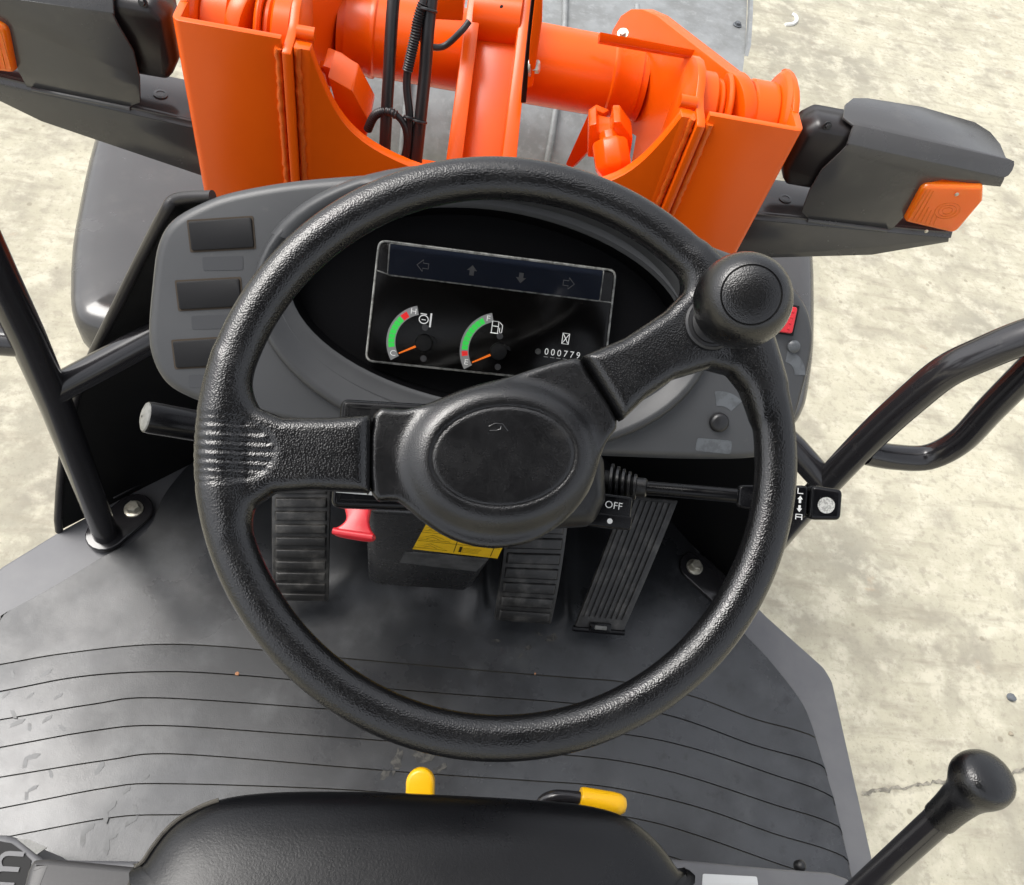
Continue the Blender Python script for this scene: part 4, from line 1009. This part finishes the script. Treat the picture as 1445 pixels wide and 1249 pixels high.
# ------------------------------------------------------------------ front frame: towers, web, arms
FRM = group('front_frame', LD, (0, .78, 0), 'orange welded front frame with two hollow towers and curved web plate')
ZT = 1.380
def U(s, vf): return vf if s > 0 else mirror(vf)
XY = Fr((0, 0, 0), (1, 0, 0), (0, 1, 0))
YZ = lambda x: Fr((x, 0, 0), (0, 1, 0), (0, 0, 1))
for s in (1, -1):
    o_ = [(.285, .70), (.409, .70)] + arc(.409, .711, .011, -math.pi / 2, 0, 6)[1:] + [(.420, .845), (.410, .845)] + [(.410, .710)] + [(.285, .710)]
    add('tower_shell', U(s, prism(o_, .45, ZT, XY)), 'loader_orange', FRM, bevel=.0012, bang=60)
    chk = [(.742, ZT + .0001), (.845, ZT + .0001)] + [(.838, 1.386), (.82, 1.392), (.80, 1.395), (.775, 1.394), (.758, 1.389)]
    add('tower_cheek', U(s, prism(chk, .0, .010, YZ(.410))), 'loader_orange', FRM, bevel=.0015)
    inn = [(.692, .45), (.692, 1.366), (.70, 1.37), (.730, 1.371), (.748, 1.376), (.765, 1.388), (.785, 1.394), (.81, 1.392), (.835, 1.382), (.85, 1.35), (.85, .45)]
    add('tower_inner_plate', U(s, prism(inn, 0, .012, YZ(.271))), 'loader_orange', FRM, bevel=.0015)
    for x in (.2895, .2655):
        P = [(x + random.gauss(0, .0006), .6985 + (.0 if x > .28 else .006) + random.gauss(0, .0006), z) for z in np.arange(.9, ZT - .008, .006)]
        add('weld_bead', U(s, tube(P, np.random.uniform(.0040, .0054, len(P)), 8)), 'weld_orange', FRM, smooth=60)
    # pivot: spacers, arm eye and pin between the plates
    py, pz = .798, 1.325
    for x0, x1, r in ((.285, .312, .052), (.314, .324, .045), (.325, .333, .056), (.357, .364, .045), (.366, .404, .053)):
        add('pivot_boss', U(s, lathe([(r - .003, 0), (r, .003), (r, x1 - x0 - .003), (r - .003, x1 - x0)], Fr((x0, py, pz), (0, 1, 0), (0, 0, 1)), 40)), 'loader_orange', FRM)
    add('pivot_flange', U(s, lathe([(.055, 0), (.058, .002), (.062, .006)], Fr((.404, .798, 1.335), (0, 1, 0), (0, 0, 1)), 36)), 'loader_orange', FRM)
    add('stop_pin', U(s, cyl((.248, .734, 1.372), (.271, .734, 1.372), .009, 18)), 'loader_orange', FRM)
wl = [(-.271, 1.368), (-.250, 1.368), (-.243, 1.345), (-.232, 1.315), (-.215, 1.280), (-.190, 1.250), (-.150, 1.226), (-.088, 1.207), (0, 1.200), (.088, 1.207), (.150, 1.226), (.190, 1.250), (.215, 1.280), (.232, 1.315), (.243, 1.345), (.250, 1.368), (.271, 1.368)]
wl = [wl[0]] + crom(wl[1:-1], 3)[:, :2].tolist() + [wl[-1]]
XZ = lambda y: Fr((0, y, 0), (1, 0, 0), (0, 0, 1))          # n = -y
add('web_plate', prism(wl + [(.271, .5), (-.271, .5)], -.722, -.705, XZ(0)), 'loader_orange', FRM, bevel=.0012, bang=60)
add('cross_plate', box((-.271, .7225, 1.14), (.271, .80, 1.155)), 'loader_orange', FRM, bevel=.001)
# knuckles below the cross tube
kl = [ony(u, v, .80) for u, v in [(462, 108), (497, 128), (521, 172), (515, 206), (478, 165)]]
add('knuckle', prism3(kl, (0.0, .07, 0)), 'loader_orange', FRM, bevel=.003)
kl = [ony(u, v, .86) for u, v in [(455, 92), (476, 100), (500, 118), (492, 130), (462, 122)]]
add('knuckle', prism3(kl, (0.0, .05, 0)), 'loader_orange', FRM, bevel=.003)
kr = [ony(u, v, .84) for u, v in [(829, 222), (831, 178), (842, 174), (844, 186), (862, 190), (866, 172), (876, 172), (893, 196), (888, 226)]]
add('knuckle', prism3(kr, (0.0, .045, 0)), 'loader_orange', FRM, bevel=.0025)
add('knuckle', lathe([(.018, -.01), (.027, .0), (.030, .006), (.030, .040), (.026, .046), (.016, .048), (.016, .060), (.010, .062)], axis_frame(ony(866, 240, .80), ony(858, 190, .845)), 8), 'loader_orange', FRM, bevel=.0015)
kt = [ony(u, v, .93) for u, v in [(834, 152), (852, 160), (828, 215), (806, 238), (798, 232)]]
add('stay_plate', prism3(kt, (0.01, .012, 0)), 'loader_orange', FRM, bevel=.001)
kt = [ony(u, v, .90) for u, v in [(449, 96), (470, 92), (482, 104), (505, 128), (512, 150), (500, 150), (484, 130)]]
add('stay_plate', prism3(kt, (0.0, .02, 0)), 'loader_orange', FRM, bevel=.001)

ARM = group('lift_arms', LD, (0, 1.0, 1.2), 'orange lift arms joined by a round cross tube')
pA = onx(900, 15, .235); pB = np.array([.345, .798, 1.325])
dir_ = pB - pA; dir_[2] = 0
AFr = Fr(pA, dir_, (0, 0, 1))
ap = [(866, 62), (872, 42), (884, 22), (898, 13), (914, 13), (935, 22)]
le = np.linalg.norm(dir_); lz = pB[2] - pA[2]
eye_ = arc(le, lz, .058, rad(118), rad(-100), 22)
P = [AFr.px(u, v) for u, v in ap] + eye_ + [AFr.px(u, v) for u, v in [(985, 235), (940, 330), (880, 330), (905, 192), (852, 160)]]
vf = prism(P, -.011, .011, AFr)
for s in (1, -1): add('arm_plate', U(s, vf), 'loader_orange', ARM, bevel=.0018)
add('cross_tube', cyl((-.262, 1.05, 1.195), (.262, 1.05, 1.195), .066, 56), 'loader_orange', ARM)
for s in (1, -1):
    add('tube_collar', U(s, lathe([(.0665, 0), (.0695, .003), (.0695, .010), (.0675, .013), (.069, .05)], Fr((.200, 1.05, 1.195), (0, 1, 0), (0, 0, 1)), 48)), 'loader_orange', ARM)
P = [AFr.px(u, v, -.012) for u, v in [(847, 47), (998, 74), (1000, 83), (846, 58)]]
q = [ony(847, 45, 1.0), ony(1000, 74, .90), ony(999, 84, .90), ony(846, 58, 1.0)]
add('guide_bar', prism3(q, (0.0, .012, -.012)), 'loader_orange', ARM, bevel=.001)
bp_ = ony(879, 48, .99); add('guide_bolt', hexbolt(axis_frame(bp_, bp_ + np.array([-.02, -.03, .05])), .006, .008), 'zinc_bolt', ARM)

LK = group('tilt_link', LD, (0, .82, 1.2), 'orange upright tilt-cylinder channel between the towers')
YL = .80
def lk(u, v, dy=0.): return ony(u, v, .775 + (245 - v) / 265 * .27 + dy)
def bar(q, t): return prism3([lk(u, v) for u, v in q], (0, t * .75, -t * .65))
add('side_flange', bar([(663, -20), (683, -20), (650, 245), (627, 245)], .055), 'loader_orange', LK, bevel=.002)
add('side_flange', bar([(738, -20), (753, -20), (727, 245), (705, 245)], .055), 'loader_orange', LK, bevel=.002)
add('channel_web', prism3([lk(u, v, .028) for u, v in [(670, 40), (744, 52), (718, 262), (636, 256)]], (0, .012, -.006)), 'loader_orange', LK, bevel=.001)
e0, e1 = lk(672, 22, .03), lk(737, 30, .03)
add('cylinder_eye', cyl(e0, e1, .042, 40), 'loader_orange', LK)
mid = (e0 + e1) / 2; add('grease_hole', lathe([(.003, 0), (.001, .0005)], Fr(mid + np.array([0, -.0262, .0335]), (1, 0, 0), (0, .62, .78)), 12), 'matte_black', LK)
for a, b in (((668, 75), (638, 235)), ((741, 75), (715, 235))):
    pa, pb = lk(*a, .027), lk(*b, .027); P = [pa + (pb - pa) * t + np.random.normal(0, .0007, 3) for t in np.linspace(0, 1, 45)]
    add('weld_bead', tube(P, np.random.uniform(.0035, .005, 45), 8), 'weld_orange', LK, smooth=60)
add('link_plate', prism3([ony(u, v, .84) for u, v in [(757, -20), (766, -20), (765, 30), (752, 122), (744, 125), (748, 60)]], (0, .05, 0)), 'loader_orange', LK, bevel=.0015)
add('link_gap', prism3([ony(u, v, .846) for u, v in [(752, -20), (759, -20), (742, 145), (735, 145)]], (0, .04, 0)), 'matte_black', LK)
bp_ = ony(747, 94, .85); add('pin_washer', lathe([(.014, 0), (.014, .003), (.010, .004)], axis_frame(bp_, bp_ + np.array([.05, -.006, .012])), 24), 'zinc_bolt', LK)
add('pin_bolt', lathe([(.0095, .004), (.0095, .014), (.007, .016)], axis_frame(bp_, bp_ + np.array([.05, -.006, .012])), 6), 'zinc_bolt', LK)
add('valve_block', prism3([ony(u, v, .93) for u, v in [(614, -20), (655, -20), (653, 30), (612, 28)]], (0, .06, 0)), 'loader_orange', LK, bevel=.002)

HOS = group('hydraulic_hoses', LD, (-.1, .78, 1.15), 'bundle of black hydraulic hoses running up from the front frame')
def hose(P, r, name='hose', n=6): return add(name, tube(bend([ony(u, v, y) for u, v, y in P], n), r, 16), 'hose_rubber', HOS, smooth=60)
hose([(558, -30, .86), (553, 30, .83), (549, 100, .80), (545, 170, .775), (542, 235, .76)], .0088)
hose([(612, -30, .85), (604, 40, .82), (600, 100, .80), (593, 170, .775), (586, 240, .76)], .0092)
hose([(603, -20, .84), (592, 25, .82), (586, 50, .81), (578, 85, .80), (574, 120, .79), (578, 165, .775), (576, 210, .765), (570, 240, .76)], .0058)
hose([(592, 40, .83), (600, 62, .83), (625, 66, .84), (650, 45, .85), (662, 30, .86)], .0046)
hose([(520, 180, .79), (530, 162, .785), (548, 157, .775), (568, 172, .77), (574, 200, .765), (566, 238, .76)], .0050)
def corrug(P, r, n):
    Q = bend([ony(u, v, y) for u, v, y in P], 12)
    L_ = np.r_[0, np.cumsum(np.linalg.norm(np.diff(Q, axis=0), axis=1))]; t = np.linspace(0, L_[-1], n * 4)
    Q = np.c_[[np.interp(t, L_, Q[:, i]) for i in range(3)]].T
    return tube(Q, r * (1 + .13 * np.sin(np.arange(len(Q)) * math.pi / 2)), 14)
add('corrugated_sleeve', corrug([(597, 5, .828), (590, 28, .818), (586, 50, .808), (579, 82, .798), (575, 100, .793)], .0072, 26), 'hose_rubber', HOS, smooth=60)
add('corrugated_sleeve', corrug([(519, 183, .789), (529, 163, .783), (546, 157, .774), (560, 163, .77)], .0062, 18), 'hose_rubber', HOS, smooth=60)
for (u, v, y, r) in [(604, 14, .825, .0125), (591, 171, .773, .0118), (577, 166, .773, .0075)]:
    p = ony(u, v, y); add('cable_tie', lathe([(r, -.002), (r + .001, -.001), (r + .001, .001), (r, .002)], axis_frame(p, p + np.array([.01, .06, .10])), 20), 'black_moulded_plastic', HOS)

# ------------------------------------------------------------------ unseen cover above the seat, added to darken overhead reflections
CN = group('added_shade_cover', LD, (0, -.6, FL), 'unseen cover added over the driver to darken overhead reflections, on rear posts')
rp = fillet([(-.48, -1.05), (.48, -1.05), (.48, -.02), (-.48, -.02)], .08, 6)
add('shade_panel', slab(rp, 0, .05, .02, Fr((0, 0, 2.56), (1, 0, 0), (0, 1, 0))), 'grey_paint', CN)
add('shade_liner', prism(inset(rp, .01), -.006, 0, Fr((0, 0, 2.5595), (1, 0, 0), (0, 1, 0))), 'matte_black', CN, 'black underside of the added overhead cover')
for s in (1, -1): add('shade_post', tube([(s * .42, -.98, FL - .02), (s * .42, -.98, 2.0), (s * .40, -.95, 2.57)], .03, 16), 'tube_paint', CN, smooth=60)

# ------------------------------------------------------------------ lamps on their brackets
def lamp(s):
    side = 'right' if s > 0 else 'left'
    BR_ = group('lamp_bracket', LD, (s * .58, .75, 1.2), f'dark grey folded lamp bracket on the {side} of the front frame')
    fc = [(.421, 1.205), (.739, 1.232), (.744, 1.224), (.64, 1.174), (.421, 1.120)]
    add('bracket_face', U(s, prism([(x, z) for x, z in fc], -.726, -.720, XZ(0))), 'grey_paint', BR_, bevel=.0015)
    tp_ = [(.421, .724), (.739, .724), (.748, .745), (.70, .80), (.421, .815)]
    zf = lambda x: 1.208 + (x - .421) * .083
    bev = prism3([(x, y, zf(x)) for x, y in tp_], (0, 0, .006)); add('bracket_top', U(s, bev), 'grey_paint', BR_, bevel=.002)
    V = [(.421, .7195, 1.206), (.742, .7195, 1.2325), (.742, .7285, 1.2425), (.421, .7285, 1.2155)]; add('bracket_bend', U(s, prism3(V, (0, .004, -.004))), 'grey_paint', BR_, bevel=.001)
    p = (.478, .765, zf(.478) + .006)
    add('bracket_bolt', U(s, lathe([(.010, 0), (.010, .002), (.006, .0025), (.006, .0018), (.0045, .0018)], Fr(p, (1, 0, .08), (0, 1, 0)), 20)), 'grey_paint', BR_)
    HL = group('headlamp', LD, (s * .58, .76, 1.25), f'headlamp with dark grey guard and orange turn signal on the {side} bracket')
    YF = .722
    fpx = [(1140, 308), (1131, 300), (1142, 270), (1160, 240), (1188, 214), (1198, 203), (1300, 225), (1418, 252), (1412, 264), (1392, 262), (1330, 254), (1312, 258), (1300, 270), (1274, 308), (1258, 325)]
    P = [ony(u, v, YF) for u, v in fpx]
    gf_ = [(p[0], p[2]) for p in P]
    add('guard_face', U(s, prism(gf_, -YF - .004, -YF, XZ(0))), 'grey_paint', HL, bevel=.0012)
    a, b = ony(1196, 203, YF), ony(1424, 253, YF); w_ = np.array([.002, .016, .020]); c_, d_ = a + w_, b + w_
    vv = [a, b + (a - b) * .035, b + (a - b) * .010 + w_ * .2, b + w_ * .5, d_ - w_ * .2 + (a - b) * .002, d_ + (a - b) * .012, c_]
    add('guard_lip', U(s, prism3(vv, (0, .003, -.004))), 'grey_paint', HL, bevel=.0008)
    HF = Fr(c_, d_ - c_, (0, 1, 0)); wd = np.linalg.norm(d_ - c_)
    hood = [(0, 0), (wd * .985, 0)] + [HF.px(u, v) for u, v in [(1420, 222), (1412, 203), (1398, 186), (1376, 172), (1300, 150), (1225, 138), (1204, 138), (1193, 147), (1190, 165)]]
    add('guard_hood', U(s, prism(hood, -.004, 0, HF)), 'grey_paint', HL, bevel=.0012)
    add('guard_foot_weld', U(s, tube([ony(1140, 311, YF - .002), ony(1190, 317, YF - .002), ony(1252, 325, YF - .002)], .003, 8)), 'grey_paint', HL)
    # lamp body behind the guard
    lb = fillet([(.452, 1.262), (.60, 1.262), (.60, 1.372), (.455, 1.372), (.438, 1.355), (.438, 1.29)], .014, 5)
    add('lamp_body', U(s, pillow(lb, [(.010, -.735), (.002, -.742), (0, -.752), (0, -.772), (.003, -.776), (.003, -.790), (.010, -.796)], XZ(0))), 'lamp_black', HL, smooth=45)
    add('lamp_screw', U(s, hexbolt(Fr((.465, .738, 1.372), (1, 0, 0), (0, .3, 1)), .004, .006)), 'black_moulded_plastic', HL)
    # turn signal
    lens = [(1275, 314), (1303, 262), (1389, 264), (1388, 284), (1348, 331)]
    P = [ony(u, v, .714) for u, v in lens]; l2 = fillet([(p[0], p[2]) for p in P], [.010, .012, .008, .008, .012], 6)
    ar = sum(l2[i][0] * l2[(i + 1) % len(l2)][1] - l2[(i + 1) % len(l2)][0] * l2[i][1] for i in range(len(l2)))
    if ar < 0: l2 = l2[::-1]
    add('turn_signal_lens', U(s, pillow(l2, [(.003, -.760), (0, -.752), (0, -.722), (.0015, -.716), (.004, -.714), (.006, -.7135)], XZ(0))), 'amber_lens', HL, 'orange ribbed turn signal lens', smooth=40)
    cl_ = ony(1337, 298, .713); cz = (cl_[0], cl_[2])
    for k in range(3):
        add('lens_ring', U(s, tube([(cz[0] + (.006 + .0045 * k) * 1.25 * math.cos(t), .7132, cz[1] + (.006 + .0045 * k) * math.sin(t)) for t in np.linspace(0, 2 * math.pi, 28, endpoint=False)], .0004, 6, closed=True)), 'amber_lens', HL)
    for k in range(7):
        t = k / 7; a_, b_ = np.array(ony(1281 + 6 * k, 311 + 1.2 * k, .7132)), np.array(ony(1308 + 4.6 * k, 268 + 1.0 * k, .7132))
        add('lens_rib', U(s, tube([a_, b_ if k < 3 else a_ + (b_ - a_) * (.75 - .08 * k)], .00045, 6)), 'amber_lens', HL)
    for u, v in ((1350, 274), (1307, 326)):
        p = ony(u, v, .7125); add('lens_screw', U(s, lathe([(.0030, 0), (.0030, .0012), (.0015, .002), (.0001, .0021)], Fr(p, (1, 0, 0), (0, 0, 1)), 14)), 'zinc_bolt', HL)
lamp(1); lamp(-1)

# ------------------------------------------------------------------ fenders and bucket
for s in (1, -1):
    side = 'right' if s > 0 else 'left'
    FN = group('front_fender', LD, (s * .5, .75, .9), f'smooth glossy grey front cover panel below the {side} lamp bracket')
    fo = crom([(-.712, 1.02), (-.700, .93), (-.685, .84), (-.663, .725), (-.640, .64), (-.617, .575), (-.585, .545), (-.50, .535)], 4)[:, :2].tolist() + [(-.25, .535), (-.25, 1.06), (-.68, 1.06)]
    fzf = Fr((0, 0, .95), (1, 0, 0), (0, 1, 0))
    rg = [(.010, -.12), (0, -.07), (0, -.03), (.003, -.015), (.010, -.005), (.024, .001), (.05, .004), (.10, .006)]
    vf = pillow(np.array(fo), rg, fzf)
    add('panel', vf if s < 0 else mirror(vf), 'grey_paint', FN, smooth=80)
    vf = box((-.60, .505, .80), (-.50, .57, .86)); add('mount_block', vf if s < 0 else mirror(vf), 'matte_black', FN, bevel=.004)
BK = group('bucket', LD, (0, 2.1, .1), 'worn galvanised grey loading bucket in front of the machine')
prof = [(2.70, .06), (2.25, .06), (2.05, .09), (1.93, .18), (1.90, .30), (1.95, .42), (2.05, .52), (2.16, .58), (2.28, .605), (2.45, .61), (3.3, .60)]
pc = crom(prof, 5)[:, :2]
def half_w(y): return .845 + max(0, y - 2.18) * .15
def bucket_shell():
    n = len(pc); V = []; T = np.gradient(pc, axis=0); T /= np.linalg.norm(T, axis=1)[:, None]; Nn = np.c_[T[:, 1], -T[:, 0]]
    for sg in (-1, 1):
        for off in (0, .012):
            for p, q in zip(pc, Nn): V.append((sg * half_w(p[0]), p[0] + q[0] * off, p[1] + q[1] * off))
    F = []
    for i in range(n - 1):
        F += [[i, i + 1, 2 * n + i + 1, 2 * n + i], [n + i, 3 * n + i, 3 * n + i + 1, n + i + 1], [i, n + i, n + i + 1, i + 1], [2 * n + i, 2 * n + i + 1, 3 * n + i + 1, 3 * n + i]]
    F += [[0, 2 * n, 3 * n, n], [n - 1, 2 * n - 1, 4 * n - 1, 3 * n - 1]]
    return V, F
add('shell', bucket_shell(), 'galvanised', BK, smooth=40)
for s in (1, -1): add('side_plate', U(s, prism3([(half_w(y) - .002, y, z) for y, z in [(2.27, .612), (2.5, .622), (3.25, .612), (3.25, .632), (2.5, .642), (2.30, .635)]], (.012, 0, 0))), 'galvanised', BK)
for x in (-.205, .255, -.46, .50):
    V = []
    for p in pc[8:46]:
        V.append((x, p[0] - .008, p[1] + .006))
    add('back_rib', tube(V, .010, 8), 'galvanised', BK, smooth=60)
p = onz(1040, 36, .61); add('rim_bolt', hexbolt(Fr((p[0], p[1], .611), (1, 0, 0), (0, 1, 0)), .010, .012), 'stone_dark', BK)

# ------------------------------------------------------------------ loose bits
def pebble(name, u, v, z, r, m, label, cat, grp=None, seed=0):
    p = onz(u, v, z); rs = np.random.RandomState(seed); bm = bmesh.new(); bmesh.ops.create_icosphere(bm, subdivisions=2, radius=r)
    k = rs.uniform(-1, 1, (3, 3))
    V = [np.array(vv.co) * (1 + .18 * math.sin(5 * k[0].dot(np.array(vv.co)) / r) ) * [1.2, 1, .6] + p + [0, 0, r * .45] for vv in bm.verts]; F = [[x.index for x in f.verts] for f in bm.faces]; bm.free()
    o = add(name, (V, F), m, None, label, smooth=50); o['category'] = cat
    if grp: o['group'] = grp
pebble('pebble', 1426, 985, 0, .011, 'stone_dark', 'dark grey pebble on the concrete, above the joystick knob', 'pebble', None, 1)
pebble('pebble', 1426, 1036, 0, .006, 'stone_pale', 'small brown pebble on the concrete just above the joystick knob, below the dark one', 'pebble', None, 2)
pebble('crumb', 755, 951 + 0, FL, .0016, 'crumb', 'tiny reddish crumb on the mat seen through the steering wheel', 'crumb', None, 3)
pebble('crumb', 335, 951, FL, .0026, 'crumb', 'tiny tan crumb on the rubber mat left of the steering wheel rim', 'crumb', None, 4)
cs = crom([onz(u, v, .004) for u, v in [(1108, 35), (1118, 34), (1124, 29), (1123, 23), (1118, 20)]], 6)
o = add('twine_scrap', tube(cs, .009, 8), 'chalk_white', None, 'short curled white scrap of twine on the concrete at the top of the picture'); o['category'] = 'scrap'
for o in bpy.data.objects:
    if '_w' in o: del o['_w']
